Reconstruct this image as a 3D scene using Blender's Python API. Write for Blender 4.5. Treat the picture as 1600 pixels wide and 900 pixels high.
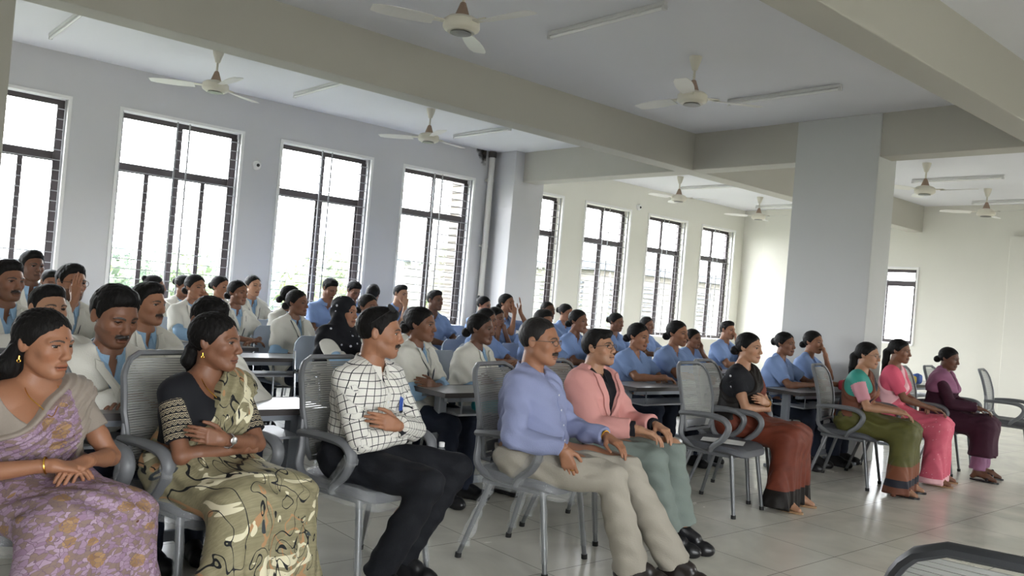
import bpy, bmesh, math, random
import numpy as np
from mathutils import Vector, Matrix, Euler
for o in list(bpy.data.objects): bpy.data.objects.remove(o)
SC = bpy.context.scene
COL = SC.collection
PI = math.pi
RND = random.Random(7)

# ------------------------------------------------------------------ camera
FPX = 1300.0
CAM_H = 1.38
YAW, PITCH, ROLL = 0.85515077, 0.00983106, 0.08559567
def cam_axes():
    cy, sy, cp, sp = math.cos(YAW), math.sin(YAW), math.cos(PITCH), math.sin(PITCH)
    f = Vector((cy*cp, sy*cp, sp)); r = Vector((sy, -cy, 0)); u = r.cross(f)
    cr, sr = math.cos(ROLL), math.sin(ROLL)
    return cr*r + sr*u, -sr*r + cr*u, f
AR, AU, AF = cam_axes()
cd = bpy.data.cameras.new('camera'); cam = bpy.data.objects.new('camera', cd); COL.objects.link(cam)
cd.sensor_width = 36; cd.lens = FPX/1600*36; cd.clip_start = .05; cd.clip_end = 500
mw = Matrix.Identity(4)
for i in range(3):
    mw[i][0], mw[i][1], mw[i][2] = AR[i], AU[i], -AF[i]
mw[2][3] = CAM_H
cam.matrix_world = mw
SC.camera = cam
def at_depth(px, py, d):
    "point on the sight line of a photo pixel at distance d; used to measure places from the photograph"
    return Vector((0, 0, CAM_H)) + (AR*((px-800)/FPX) - AU*((py-450)/FPX) + AF)*d

# ------------------------------------------------------------------ world, light, exposure
def lin(c):
    if isinstance(c, str):
        c = tuple(int(c[i:i+2], 16)/255 for i in (0, 2, 4))
    return tuple(x/12.92 if x <= .04045 else ((x+.055)/1.055)**2.4 for x in c[:3])
W = bpy.data.worlds.new('overcast_sky'); SC.world = W; W.use_nodes = True
nt = W.node_tree; nt.nodes.clear()
wo = nt.nodes.new('ShaderNodeOutputWorld'); bg = nt.nodes.new('ShaderNodeBackground')
tc = nt.nodes.new('ShaderNodeTexCoord'); sx = nt.nodes.new('ShaderNodeSeparateXYZ'); cr_ = nt.nodes.new('ShaderNodeValToRGB')
nt.links.new(tc.outputs['Generated'], sx.inputs[0]); zm = nt.nodes.new('ShaderNodeMath'); zm.operation = 'MULTIPLY_ADD'; zm.inputs[1].default_value = .5; zm.inputs[2].default_value = .5
nt.links.new(sx.outputs['Z'], zm.inputs[0]); nt.links.new(zm.outputs[0], cr_.inputs[0])
cr_.color_ramp.elements[0].position = .505; cr_.color_ramp.elements[0].color = (.97, .985, 1, 1)
cr_.color_ramp.elements[1].position = .8; cr_.color_ramp.elements[1].color = (.88, .93, 1, 1)
_e = cr_.color_ramp.elements.new(.49); _e.color = (.17, .175, .15, 1)      # the ground below the horizon
nt.links.new(cr_.outputs[0], bg.inputs[0]); bg.inputs[1].default_value = 9.0
nt.links.new(bg.outputs[0], wo.inputs[0])
SC.view_settings.view_transform = 'Standard'; SC.view_settings.look = 'None'
SC.view_settings.gamma = 1; SC.view_settings.use_curve_mapping = False
SC.view_settings.exposure = 1.6
def portal(name, loc, sx_, sy_, rot):
    l = bpy.data.lights.new(name, 'AREA'); l.shape = 'RECTANGLE'; l.size = sx_; l.size_y = sy_
    l.cycles.is_portal = True
    o = bpy.data.objects.new(name, l); COL.objects.link(o); o.location = loc; o.rotation_euler = rot
    return o

# ------------------------------------------------------------------ materials
MATS = {}
def mat(name, color, rough=.6, metal=0, bump=0, bscale=40, bstretch=(1, 1, 1), vary=0, vscale=3, spec=.5, sheen=0, coat=0, alpha=None, trans=0, attr=None):
    if name in MATS: return MATS[name]
    m = bpy.data.materials.new(name); m.use_nodes = True; MATS[name] = m
    t = m.node_tree; b = t.nodes['Principled BSDF']; N, L = t.nodes, t.links
    c = (*lin(color), 1)
    b.inputs['Base Color'].default_value = c; b.inputs['Roughness'].default_value = rough
    b.inputs['Metallic'].default_value = metal; b.inputs['Specular IOR Level'].default_value = spec
    b.inputs['Coat Weight'].default_value = coat; b.inputs['Sheen Weight'].default_value = sheen
    b.inputs['Transmission Weight'].default_value = trans
    if alpha is not None: b.inputs['Alpha'].default_value = alpha
    co = N.new('ShaderNodeTexCoord')
    src = None
    if attr:
        a = N.new('ShaderNodeAttribute'); a.attribute_name = attr; src = a.outputs['Color']
        L.new(src, b.inputs['Base Color'])
    if vary:
        n = N.new('ShaderNodeTexNoise'); n.inputs['Scale'].default_value = vscale; n.inputs['Detail'].default_value = 5
        L.new(co.outputs['Object'], n.inputs['Vector'])
        h = N.new('ShaderNodeHueSaturation'); mr = N.new('ShaderNodeMapRange')
        mr.inputs['From Min'].default_value = .3; mr.inputs['From Max'].default_value = .7
        mr.inputs['To Min'].default_value = 1-vary; mr.inputs['To Max'].default_value = 1+vary
        L.new(n.outputs[0], mr.inputs[0]); L.new(mr.outputs[0], h.inputs['Value'])
        if src: L.new(src, h.inputs['Color'])
        else: h.inputs['Color'].default_value = c
        L.new(h.outputs[0], b.inputs['Base Color'])
    if bump:
        mp = N.new('ShaderNodeMapping'); mp.inputs['Scale'].default_value = bstretch
        n = N.new('ShaderNodeTexNoise'); n.inputs['Scale'].default_value = bscale; n.inputs['Detail'].default_value = 3
        bp = N.new('ShaderNodeBump'); bp.inputs['Strength'].default_value = bump; bp.inputs['Distance'].default_value = .01
        L.new(co.outputs['Object'], mp.inputs[0]); L.new(mp.outputs[0], n.inputs['Vector'])
        L.new(n.outputs[0], bp.inputs['Height']); L.new(bp.outputs[0], b.inputs['Normal'])
    return m

# ------------------------------------------------------------------ mesh helpers
class MB:
    def __init__(s): s.v = []; s.f = []; s.m = []
    def add(s, v, f, m=0):
        o = len(s.v); s.v += [tuple(p) for p in v]; s.f += [tuple(i+o for i in q) for q in f]; s.m += [m]*len(f); return s
    def box(s, a, b, m=0, bev=0, rot=None, org=None):
        x0, y0, z0 = a; x1, y1, z1 = b
        if bev:
            bm = bmesh.new(); bmesh.ops.create_cube(bm, size=1)
            for v in bm.verts: v.co = Vector(((x0+x1)/2+v.co.x*(x1-x0), (y0+y1)/2+v.co.y*(y1-y0), (z0+z1)/2+v.co.z*(z1-z0)))
            bmesh.ops.bevel(bm, geom=list(bm.edges), offset=bev, segments=2, affect='EDGES', profile=.5)
            bm.verts.index_update()
            vs = [v.co.copy() for v in bm.verts]; fs = [[v.index for v in f.verts] for f in bm.faces]; bm.free()
        else:
            vs = [Vector(p) for p in ((x0,y0,z0),(x1,y0,z0),(x1,y1,z0),(x0,y1,z0),(x0,y0,z1),(x1,y0,z1),(x1,y1,z1),(x0,y1,z1))]
            fs = [(0,3,2,1),(4,5,6,7),(0,1,5,4),(1,2,6,5),(2,3,7,6),(3,0,4,7)]
        if rot is not None:
            org = Vector(org or (0, 0, 0)); vs = [rot @ (v-org) + org for v in vs]
        return s.add(vs, fs, m)
    def tube(s, pts, r, n=8, m=0, flat=1.0, up=(0, 0, 1), closed=False):
        "tube along pts; r a number or list; flat squashes the section along the side axis"
        P = [Vector(p) for p in pts]; k = len(P); R = r if hasattr(r, '__len__') else [r]*k
        vs = []; fs = []; side = None
        for i, p in enumerate(P):
            if closed: t = (P[(i+1) % k]-P[i-1])
            else: t = (P[min(i+1, k-1)]-P[max(i-1, 0)])
            t.normalize()
            if side is None:
                u = Vector(up)
                if abs(t.dot(u)) > .95: u = Vector((1, 0, 0)) if abs(t.x) < .9 else Vector((0, 1, 0))
                side = t.cross(u).normalized()
            else: side = (side - t*side.dot(t)).normalized()
            w = side.cross(t)
            for j in range(n):
                a = 2*PI*j/n
                vs.append(p + side*(math.cos(a)*R[i]*flat) + w*(math.sin(a)*R[i]))
        for i in range(k if closed else k-1):
            for j in range(n):
                a, b = i*n+j, i*n+(j+1) % n; c, d = ((i+1) % k)*n+(j+1) % n, ((i+1) % k)*n+j
                fs.append((a, b, c, d))
        if not closed:
            fs.append(tuple(range(n))[::-1]); fs.append(tuple((k-1)*n+j for j in range(n)))
        return s.add(vs, fs, m)
    def lathe(s, prof, c=(0, 0, 0), n=20, m=0, M3=None):
        vs = []; fs = []
        for r, z in prof:
            for j in range(n):
                a = 2*PI*j/n; p = Vector((math.cos(a)*r, math.sin(a)*r, z))
                if M3: p = M3 @ p
                vs.append(p+Vector(c))
        k = len(prof)
        for i in range(k-1):
            for j in range(n): fs.append((i*n+j, i*n+(j+1) % n, (i+1)*n+(j+1) % n, (i+1)*n+j))
        fs.append(tuple(range(n))[::-1]); fs.append(tuple((k-1)*n+j for j in range(n)))
        return s.add(vs, fs, m)
    def build(s, name, mats, parent=None, smooth=False, loc=None):
        me = bpy.data.meshes.new(name); me.from_pydata(s.v, [], s.f)
        for mm in (mats if isinstance(mats, (list, tuple)) else [mats]): me.materials.append(mm)
        if any(s.m): me.polygons.foreach_set('material_index', s.m)
        if smooth: me.polygons.foreach_set('use_smooth', [True]*len(me.polygons)); me.set_sharp_from_angle(angle=math.radians(40))
        o = bpy.data.objects.new(name, me); COL.objects.link(o)
        if parent: o.parent = parent
        if loc: o.location = loc
        return o
def tag(o, label=None, cat=None, group=None, kind=None):
    if label: o['label'] = label
    if cat: o['category'] = cat
    if group: o['group'] = group
    if kind: o['kind'] = kind
    return o
def thing(name, label, cat, loc=(0, 0, 0), rz=0, group=None):
    o = bpy.data.objects.new(name, None); COL.objects.link(o); o.location = loc; o.rotation_euler = (0, 0, rz)
    o.empty_display_size = .1
    return tag(o, label, cat, group)
def struct(name, mb, m, smooth=False):
    return tag(mb.build(name, m, smooth=smooth), kind='structure')
KIDS = {}
def copy_tree(o, parent=None):
    c = o.copy(); COL.objects.link(c)
    if parent: c.parent = parent
    for ch in list(o.children): copy_tree(ch, c)
    return c
def arc(c, r, a0, a1, n, ax='xz'):
    out = []
    for i in range(n+1):
        a = math.radians(a0+(a1-a0)*i/n); p, q_ = math.cos(a)*r, math.sin(a)*r
        out.append({'xz': (c[0]+p, c[1], c[2]+q_), 'yz': (c[0], c[1]+p, c[2]+q_), 'xy': (c[0]+p, c[1]+q_, c[2])}[ax])
    return out
def smooth_path(pts, n=6):
    P = [Vector(p) for p in pts]; out = []
    for i in range(len(P)-1):
        a, b, c, d = P[max(i-1, 0)], P[i], P[i+1], P[min(i+2, len(P)-1)]
        for k in range(n):
            t = k/n
            out.append(.5*((2*b)+(c-a)*t+(2*a-5*b+4*c-d)*t*t+(3*b-a-3*c+d)*t**3))
    out.append(P[-1]); return out

# ------------------------------------------------------------------ the room
CZ = 3.55; BZ = 3.10; WY = 9.9; XE = 14.8; YB = -4.0; XW = -3.5
m_wall = mat('wall_paint', 'cbcacb', .75, bump=.05, bscale=60, vary=.02, vscale=1.2)
m_wall2 = mat('cream_wall_paint', 'dddbd1', .75, bump=.05, bscale=60, vary=.02, vscale=1.2)
m_beam = mat('beam_paint', 'b9b6ac', .7, bump=.04, bscale=50, vary=.025, vscale=1.0)
m_ceil = mat('ceiling_paint', 'e0e0e4', .8, bump=.05, bscale=45, vary=.02, vscale=.8)
m_white = mat('white_gloss_paint', 'e9e8e6', .45)

def floor_material():
    m = bpy.data.materials.new('polished_floor_tiles'); m.use_nodes = True
    t = m.node_tree; N, L = t.nodes, t.links; b = N['Principled BSDF']
    co = N.new('ShaderNodeTexCoord')
    br = N.new('ShaderNodeTexBrick'); br.offset = 0; br.inputs['Scale'].default_value = 1
    br.inputs['Brick Width'].default_value = .6; br.inputs['Row Height'].default_value = .6; br.inputs['Mortar Size'].default_value = .003
    br.inputs['Mortar Smooth'].default_value = .3
    br.inputs['Color1'].default_value = (*lin('d5d2c6'), 1); br.inputs['Color2'].default_value = (*lin('dbd8cc'), 1)
    br.inputs['Mortar'].default_value = (*lin('8e8b82'), 1)
    L.new(co.outputs['Object'], br.inputs['Vector'])
    n = N.new('ShaderNodeTexNoise'); n.inputs['Scale'].default_value = 1.6; n.inputs['Detail'].default_value = 6; n.inputs['Distortion'].default_value = 1.2
    L.new(co.outputs['Object'], n.inputs['Vector'])
    mr = N.new('ShaderNodeMapRange'); mr.inputs['From Min'].default_value = .3; mr.inputs['From Max'].default_value = .7
    mr.inputs['To Min'].default_value = .86; mr.inputs['To Max'].default_value = 1.12
    L.new(n.outputs[0], mr.inputs[0])
    h = N.new('ShaderNodeHueSaturation'); L.new(br.outputs['Color'], h.inputs['Color']); L.new(mr.outputs[0], h.inputs['Value'])
    L.new(h.outputs[0], b.inputs['Base Color'])
    mr2 = N.new('ShaderNodeMapRange'); mr2.inputs['To Min'].default_value = .16; mr2.inputs['To Max'].default_value = .32
    L.new(n.outputs[0], mr2.inputs[0]); L.new(mr2.outputs[0], b.inputs['Roughness'])
    b.inputs['Specular IOR Level'].default_value = .6
    bp = N.new('ShaderNodeBump'); bp.inputs['Strength'].default_value = .15; bp.inputs['Distance'].default_value = .002; bp.invert = True
    L.new(br.outputs['Fac'], bp.inputs['Height']); L.new(bp.outputs[0], b.inputs['Normal'])
    return m
struct('floor', MB().box((XW, YB, -.15), (XE+.2, WY+.2, 0)), floor_material())
struct('ceiling', MB().box((XW, YB, CZ), (XE+.2, WY+.2, CZ+.15)), m_ceil)

# window openings of the long wall: X0, X1 (opening), style
WZ0, WZ1, TZ = .88, 3.07, 2.46
WINS = [(.72, 2.13, 1), (2.68, 4.05, 1), (4.59, 5.88, 0), (6.43, 7.66, 0), (8.45, 9.55, 0), (10.12, 11.25, 0), (11.78, 12.89, 0), (13.40, 14.48, 0)]
def wall_y(name, y0, y1, xa, xb, holes, z0, z1, m):
    mb = MB(); x = xa
    for a, b, h0, h1 in holes:
        mb.box((x, y0, z0), (a, y1, z1)); mb.box((a, y0, z0), (b, y1, h0)); mb.box((a, y0, h1), (b, y1, z1)); x = b
    mb.box((x, y0, z0), (xb, y1, z1))
    return struct(name, mb, m)
wall_y('wall_back', WY, WY+.22, XW, 8.3, [(-1.25, .15, WZ0, WZ1)]+[(a, b, WZ0, WZ1) for a, b, s in WINS[:4]], 0, CZ, m_wall)
wall_y('wall_back_far', WY, WY+.22, 8.3, XE+.2, [(a, b, WZ0, WZ1) for a, b, s in WINS[4:]], 0, CZ, m_wall2)
# far end wall (x = XE) with one window
mb = MB()
E0, E1, EZ0, EZ1 = 6.34, 7.55, 1.14, 2.45
mb.box((XE, YB, 0), (XE+.2, E0, CZ)); mb.box((XE, E0, 0), (XE+.2, E1, EZ0)); mb.box((XE, E0, EZ1), (XE+.2, E1, CZ)); mb.box((XE, E1, 0), (XE+.2, WY, CZ))
struct('wall_right', mb, m_wall2)
# wall behind the camera, openings added in it for front light; plain left wall
FW = [(-1.2, 2.4, .9, 2.3), (11.4, 14.2, .9, 2.6)]
wall_y('wall_front', YB-.22, YB, XW, XE+.2, FW, 0, CZ, m_wall2)
struct('wall_left', MB().box((XW-.2, YB, 0), (XW, WY, CZ)), m_wall)
for a, b in ((-1.25, .15),)+tuple((w[0], w[1]) for w in WINS):
    portal('window_portal', ((a+b)/2, WY+.30, (WZ0+WZ1)/2), b-a, WZ1-WZ0, (-PI/2, 0, 0))
for a, b in [w[:2] for w in FW]:
    portal('window_portal', ((a+b)/2, YB-.3, 1.95), b-a, 2.1, (PI/2, 0, 0))  # portals for the light openings added behind the camera
portal('window_portal', (XE+.3, (E0+E1)/2, (EZ0+EZ1)/2), EZ1-EZ0, E1-E0, (0, PI/2, 0))

# beams and columns
def bbox_struct(name, a, b, m=None): return struct(name, MB().box(a, b, bev=.008), m or m_beam)
bbox_struct('beam_1', (XW, 6.30, BZ), (XE, 6.55, CZ+.02))
bbox_struct('beam_2', (XW, 2.37, BZ), (XE, 2.62, CZ+.02))
bbox_struct('beam_3', (8.225, YB, BZ+.004), (8.50, WY, CZ+.02))
bbox_struct('beam_4', (-.9, YB, BZ+.004), (-.6, WY, CZ+.02))
bbox_struct('column_1', (8.205, 3.98, 0), (8.60, 4.91, CZ), mat('column_paint', 'c6c7c5', .7, bump=.04, bscale=50, vary=.02, vscale=1))
bbox_struct('column_2', (.45, 6.22, 0), (.985, 6.65, CZ))
bbox_struct('column_3', (8.05, 9.42, 0), (8.66, WY+.01, CZ), m_wall)
bbox_struct('trim_1', (XE-.12, 8.75, 0), (XE+.01, 9.34, CZ), m_wall2)
bbox_struct('trim_2', (XE-.10, 4.45, 0), (XE+.01, 4.88, BZ-.08), m_wall2)
# stain in the wall corner above the pipe (damp dirt with its own shape)
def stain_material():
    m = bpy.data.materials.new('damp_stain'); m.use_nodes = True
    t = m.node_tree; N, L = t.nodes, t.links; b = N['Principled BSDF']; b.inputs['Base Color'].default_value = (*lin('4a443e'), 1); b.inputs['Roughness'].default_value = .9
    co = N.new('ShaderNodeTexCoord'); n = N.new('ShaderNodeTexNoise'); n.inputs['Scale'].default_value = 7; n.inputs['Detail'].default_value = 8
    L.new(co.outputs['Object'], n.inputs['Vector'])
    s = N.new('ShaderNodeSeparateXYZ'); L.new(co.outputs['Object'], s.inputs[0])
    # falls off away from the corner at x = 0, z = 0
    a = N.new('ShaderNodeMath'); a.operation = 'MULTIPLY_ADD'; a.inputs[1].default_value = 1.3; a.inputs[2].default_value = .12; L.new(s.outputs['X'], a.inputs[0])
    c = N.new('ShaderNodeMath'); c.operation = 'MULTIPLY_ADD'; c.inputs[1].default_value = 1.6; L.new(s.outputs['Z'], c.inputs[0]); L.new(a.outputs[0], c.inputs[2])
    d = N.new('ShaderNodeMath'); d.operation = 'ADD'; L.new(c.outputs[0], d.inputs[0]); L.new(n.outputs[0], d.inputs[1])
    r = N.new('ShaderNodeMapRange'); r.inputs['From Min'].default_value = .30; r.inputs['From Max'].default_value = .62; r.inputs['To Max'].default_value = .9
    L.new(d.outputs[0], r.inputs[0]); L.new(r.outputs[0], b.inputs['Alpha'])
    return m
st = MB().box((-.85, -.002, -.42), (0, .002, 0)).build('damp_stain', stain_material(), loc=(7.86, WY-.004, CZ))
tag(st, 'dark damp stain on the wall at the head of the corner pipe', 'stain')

# rainwater pipe in the corner of column_3
mp_ = mat('pipe_plastic', 'd6d3cc', .4)
pp = thing('drain_pipe', 'white vertical drain pipe in the corner beside the window wall column', 'pipe', (7.93, WY-.07, 0))
MB().tube([(0, 0, .005), (0, 0, CZ-.01)], .045, 16).build('pipe', mp_, pp, True)
for z in (.9, 2.1, 3.1):
    MB().tube([(0, 0, z-.02), (0, 0, z+.02)], .052, 16).box((-.06, .03, z-.015), (.06, .068, z+.015)).build('bracket', mp_, pp, True)
MB().tube([(0, 0, CZ-.10), (0, 0, CZ-.012)], .06, 16).build('socket', mat('dark_socket', '4a4642', .7), pp, True)

# ------------------------------------------------------------------ windows
m_alu = mat('dark_bronze_aluminium', '4b4547', .4, metal=.3)
m_grille = mat('white_grille_paint', '9c9c9f', .5)
m_glass = mat('window_glass', 'f4fbff', .02, trans=1, alpha=.12)
def window(idx, a, b, style, y=WY, z0=WZ0, z1=WZ1, tz=TZ, lightframe=False):
    fr = MB(); yo, yi = y+.185, y+.145
    t = .055
    fr.box((a, yi, z0), (b, yo, z0+t)); fr.box((a, yi, z1-t), (b, yo, z1))
    fr.box((a, yi, z0+t), (a+t, yo, z1-t)); fr.box((b-t-.02, yi-.02, z0+t), (b, yo, z1-t))
    mx = (a+b)/2
    fr.box((mx-.03, yi, z0+t), (mx+.03, yo, z1-t))
    for p, q_ in ((a+t, mx-.03), (mx+.03, b-t-.02)):
        fr.box((p, yi, tz-.05), (q_, yo, tz+.05))
        if style:
            c = (p+q_)/2; fr.box((c-.025, yi+.01, z0+t), (c+.025, yo-.01, tz-.05))
        else:
            fr.box((q_-.025, yi+.01, z0+t), (q_, yo-.01, tz-.05)); fr.box((p, yi+.01, z0+t), (p+.02, yo-.01, tz-.05))
    w = tag(fr.build('window_%d' % idx, m_alu), kind='structure')
    gl = MB().box((a+t, y+.158, z0+t), (b-t-.02, y+.162, z1-t)).build('glass_pane', m_glass, w)
    g = MB(); yy = y+.045; n = int((z1-z0)/.105)
    for i in range(1, n):
        z = z0+i*(z1-z0)/n; g.tube([(a+.005, yy, z), (b-.005, yy, z)], .0055, 6)
    for x in (a+.012, mx-.07, mx+.07, b-.012):
        g.box((x-.009, yy-.012, z0+.005), (x+.009, yy-.004, z1-.005))
    g.build('safety_grille', m_grille, w)
    s = MB().box((a-.03, y-.025, z0-.03), (b+.03, y+.13, z0-.001), bev=.004).build('window_sill', m_white, w)
    # raised plaster band around the opening
    bd = MB(); e = .035
    bd.box((a-e, y-.012, z1), (b+e, y, z1+e)); bd.box((a-e, y-.012, z0), (a, y, z1)); bd.box((b, y-.012, z0), (b+e, y, z1))
    bd.build('window_surround', m_white, w)
    return w
window(0, -1.25, .15, 1)
for i, (a, b, s) in enumerate(WINS): window(i+1, a, b, s)
# end wall window, same build turned to face along x
we = window(9, -(E1-E0)/2, (E1-E0)/2, 0, y=0, z0=EZ0, z1=EZ1, tz=2.2)
we.rotation_euler = (0, 0, -PI/2); we.location = (XE, (E0+E1)/2, 0)
lou = MB()
for i in range(24):
    z = EZ0+.04+i*(EZ1-EZ0-.08)/23
    lou.box((XE+.205, E0+.5, z-.004), (XE+.265, E1+.1, z+.004))
tag(lou.build('louvre_screen', mat('louvre_white', 'dcdfe2', .6)), 'white slatted screen just outside the small window of the end wall', 'louvre')

# outside: fin beside window 4, neighbouring building with louvres, ground, trees
m_out = mat('outside_plaster', '6f6c66', .9, vary=.05)
m_outg = mat('outside_grey_louvre', '4d5257', .8)
fin = MB().box((7.78, WY+.24, -.5), (7.95, WY+1.05, CZ+.4)).build('facade_fin', mat('facade_plaster', '6d675f', .9))
tag(fin, kind='structure')
lv = MB()
for i in range(26):
    z = .6+i*.11; lv.box((7.76, WY+.26, z), (7.777, WY+1.02, z+.02))
lv.build('groove_strip', mat('groove_grey', '4a4641', .9), fin)
nb = thing('neighbour_building', 'pale building with grey louvre bands seen through the far windows', 'building', (26, 24, -9))
MB().box((-3.5, -3, 0), (16, 10, 11.6)).build('wall', m_out, nb)
MB().box((-4.0, -3.5, 11.6), (16.5, 10.5, 11.95)).build('roof_slab', m_outg, nb)
for k in range(5):
    x0 = -3+k*3.7
    l = MB()
    for i in range(18): l.box((x0, -3.12, 8.2+i*.17), (x0+2.6, -3.0, 8.28+i*.17))
    l.build('louvre_panel', m_outg, nb)
for k in range(3):
    l = MB()
    for i in range(18): l.box((-3.62, -2.2+k*3.7, 8.2+i*.17), (-3.5, .2+k*3.7, 8.28+i*.17))
    l.build('louvre_panel', m_outg, nb)
struct('ground', MB().box((-150, 10.6, -9.2), (250, 320, -9)), mat('dry_ground', '4c5040', .95, vary=.15, vscale=.1))
fb = thing('apartment_block', 'small pale tower block far off beyond the second window', 'building', (14, 74, -9))
MB().box((-1.0, 0, 0), (2.6, 8, 11.3)).build('wall', mat('far_plaster', '72757a', .9), fb)
l = MB()
for i in range(4):
    for k in range(5): l.box((-.7+i*.85, -.06, 1.2+k*2.1), (-.3+i*.85, 0, 2.2+k*2.1))
l.build('window_row', mat('far_glass', '4a4e54', .4), fb)
def tree_mesh(name, h, r, seed, m_leaf, m_bark):
    rn = random.Random(seed); tr = MB()
    tr.tube(smooth_path([(0, 0, 0), (.1, .05, h*.3), (0, .1, h*.6)]), [.28]*13, 8)
    lf = MB()
    for i in range(70):
        a, b = rn.uniform(0, 2*PI), rn.uniform(-.6, 1); rr = r*math.sqrt(1-b*b*.9)*rn.uniform(.3, 1)
        c = Vector((math.cos(a)*rr, math.sin(a)*rr, h*.68+b*h*.30))
        for k in range(26):
            d = Vector((rn.gauss(0, 1), rn.gauss(0, 1), rn.gauss(0, 1))).normalized()*rn.uniform(.3, 1)*r*.30
            p = c+d; u = Vector((rn.gauss(0, 1), rn.gauss(0, 1), rn.gauss(0, 1))).normalized(); v = u.orthogonal().normalized(); s = rn.uniform(.16, .34)
            lf.add([p-u*s, p+v*s*.55, p+u*s, p-v*s*.55], [(0, 1, 2, 3)])
    return tr, lf
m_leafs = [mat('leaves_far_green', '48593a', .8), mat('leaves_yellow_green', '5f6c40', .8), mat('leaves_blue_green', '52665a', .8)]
m_bark = mat('tree_bark', '6a6056', .9)
protos = []
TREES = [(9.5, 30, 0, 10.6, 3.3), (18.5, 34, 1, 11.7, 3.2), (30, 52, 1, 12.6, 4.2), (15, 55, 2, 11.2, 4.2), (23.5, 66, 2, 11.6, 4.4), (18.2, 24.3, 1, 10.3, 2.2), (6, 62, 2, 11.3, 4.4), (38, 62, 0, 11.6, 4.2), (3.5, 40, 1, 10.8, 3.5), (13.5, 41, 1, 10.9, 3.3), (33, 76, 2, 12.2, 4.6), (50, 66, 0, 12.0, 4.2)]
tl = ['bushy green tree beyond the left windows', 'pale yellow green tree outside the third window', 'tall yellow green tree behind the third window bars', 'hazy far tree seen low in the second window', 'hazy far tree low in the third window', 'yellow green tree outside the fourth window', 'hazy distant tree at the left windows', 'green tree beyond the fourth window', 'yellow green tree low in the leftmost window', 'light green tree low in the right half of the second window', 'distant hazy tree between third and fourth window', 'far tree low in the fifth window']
for i, (x, y, k, h, r) in enumerate(TREES):
    t = thing('tree', tl[i], 'tree', (x, y, -9))
    tr, lf = tree_mesh('t', h, r, i, None, None)
    tr.build('trunk', m_bark, t, True); lf.build('foliage', m_leafs[k], t)

# ------------------------------------------------------------------ ceiling fans, tube lights, wall cameras
m_fan = mat('fan_cream_enamel', 'd8d3c4', .35); m_fanb = mat('fan_blade_white', 'dcdad4', .4); m_fand = mat('fan_brown_cap', '9c8473', .5); m_chr = mat('dark_vent', '6f6d68', .4)
def make_fan():
    r = thing('ceiling_fan', '', 'fan')
    MB().lathe([(.01, -.12), (.022, -.115), (.05, -.03), (.055, 0)], (0, 0, 0), 18).build('canopy', m_fan, r, True)
    MB().tube([(0, 0, -.11), (0, 0, -.26)], .011, 10).build('down_rod', m_fan, r, True)
    MB().lathe([(.014, -.2), (.02, -.205), (.05, -.29), (.055, -.30)], (0, 0, 0), 18).build('lower_cap', m_fand, r, True)
    MB().lathe([(.055, -.295), (.10, -.31), (.125, -.33), (.128, -.375), (.12, -.39), (.10, -.40), (.095, -.405), (.06, -.405)], (0, 0, 0), 28).build('motor_housing', m_fan, r, True)
    MB().lathe([(.035, -.404), (.07, -.409), (.075, -.414), (.03, -.416)], (0, 0, 0), 24).build('bottom_plate', m_chr, r, True)
    for k in range(3):
        b = MB()
        A = Matrix.Rotation(k*2*PI/3, 3, 'Z')
        vs = []; nseg = 9
        for i in range(nseg+1):
            t = i/nseg; x = .20+.42*t; w = .048+.022*math.sin(t*PI*.9); tw = .22-.10*t
            if t > .9: w *= .8
            for s_, dz in ((-1, 0), (1, 0), (1, -.004), (-1, -.004)):
                vs.append(A @ Vector((x, s_*w, -.355+s_*w*math.tan(tw)+dz)))
        fs = [(0, 1, 2, 3), tuple(nseg*4+j for j in (3, 2, 1, 0))]
        for i in range(nseg):
            for j in range(4): fs.append((i*4+j, i*4+(j+1) % 4, i*4+4+(j+1) % 4, i*4+4+j))
        b.add(vs, fs)
        bl = b.build('blade', m_fanb, r, False)
        br = MB().box((.10, -.028, -.352), (.235, .028, -.344), rot=None)
        br.v = [tuple(A @ Vector(v)) for v in br.v]
        br.build('blade_bracket', m_fan, r)
    return r
fan0 = make_fan()
FANS = [(3.34, 4.60, 40, 'nearest white ceiling fan at the top edge of the photo'), (5.70, 4.43, -32, 'white ceiling fan in the middle bay over the pink jacket man'),
        (3.06, 8.24, 28, 'white ceiling fan in the window bay above the second window'), (5.70, 8.32, 10, 'white ceiling fan in the window bay above the fourth window'),
        (10.8, 8.50, 50, 'far ceiling fan above the sixth window'), (13.13, 8.50, 20, 'farthest ceiling fan beside the big column, left of it'),
        (10.96, 4.68, 33, 'far ceiling fan just right of the big column'), (13.17, 4.72, 5, 'farthest ceiling fan at the right edge of the photo')]
for i, (x, y, a, lab) in enumerate(FANS):
    f = fan0 if i == 0 else copy_tree(fan0)
    f.location = (x, y, CZ); f.rotation_euler.z = math.radians(a); tag(f, lab, 'fan', 'ceiling fans')
m_tube = mat('unlit_tube_glass', 'f0f0ee', .25); m_bat = mat('batten_white', 'd5d5d3', .4)
def make_tube():
    r = thing('tube_light', '', 'light')
    MB().box((-.02, -.6, -.030), (.02, .6, -.001), bev=.004).build('batten', m_bat, r)
    MB().tube([(0, -.58, -.047), (0, .58, -.047)], .0125, 12).build('tube', m_tube, r, True)
    for s in (-1, 1): MB().box((-.016, s*.59-.016, -.062), (.016, s*.59+.016, -.030), bev=.003).build('end_holder', m_bat, r)
    return r
tb = make_tube()
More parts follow.
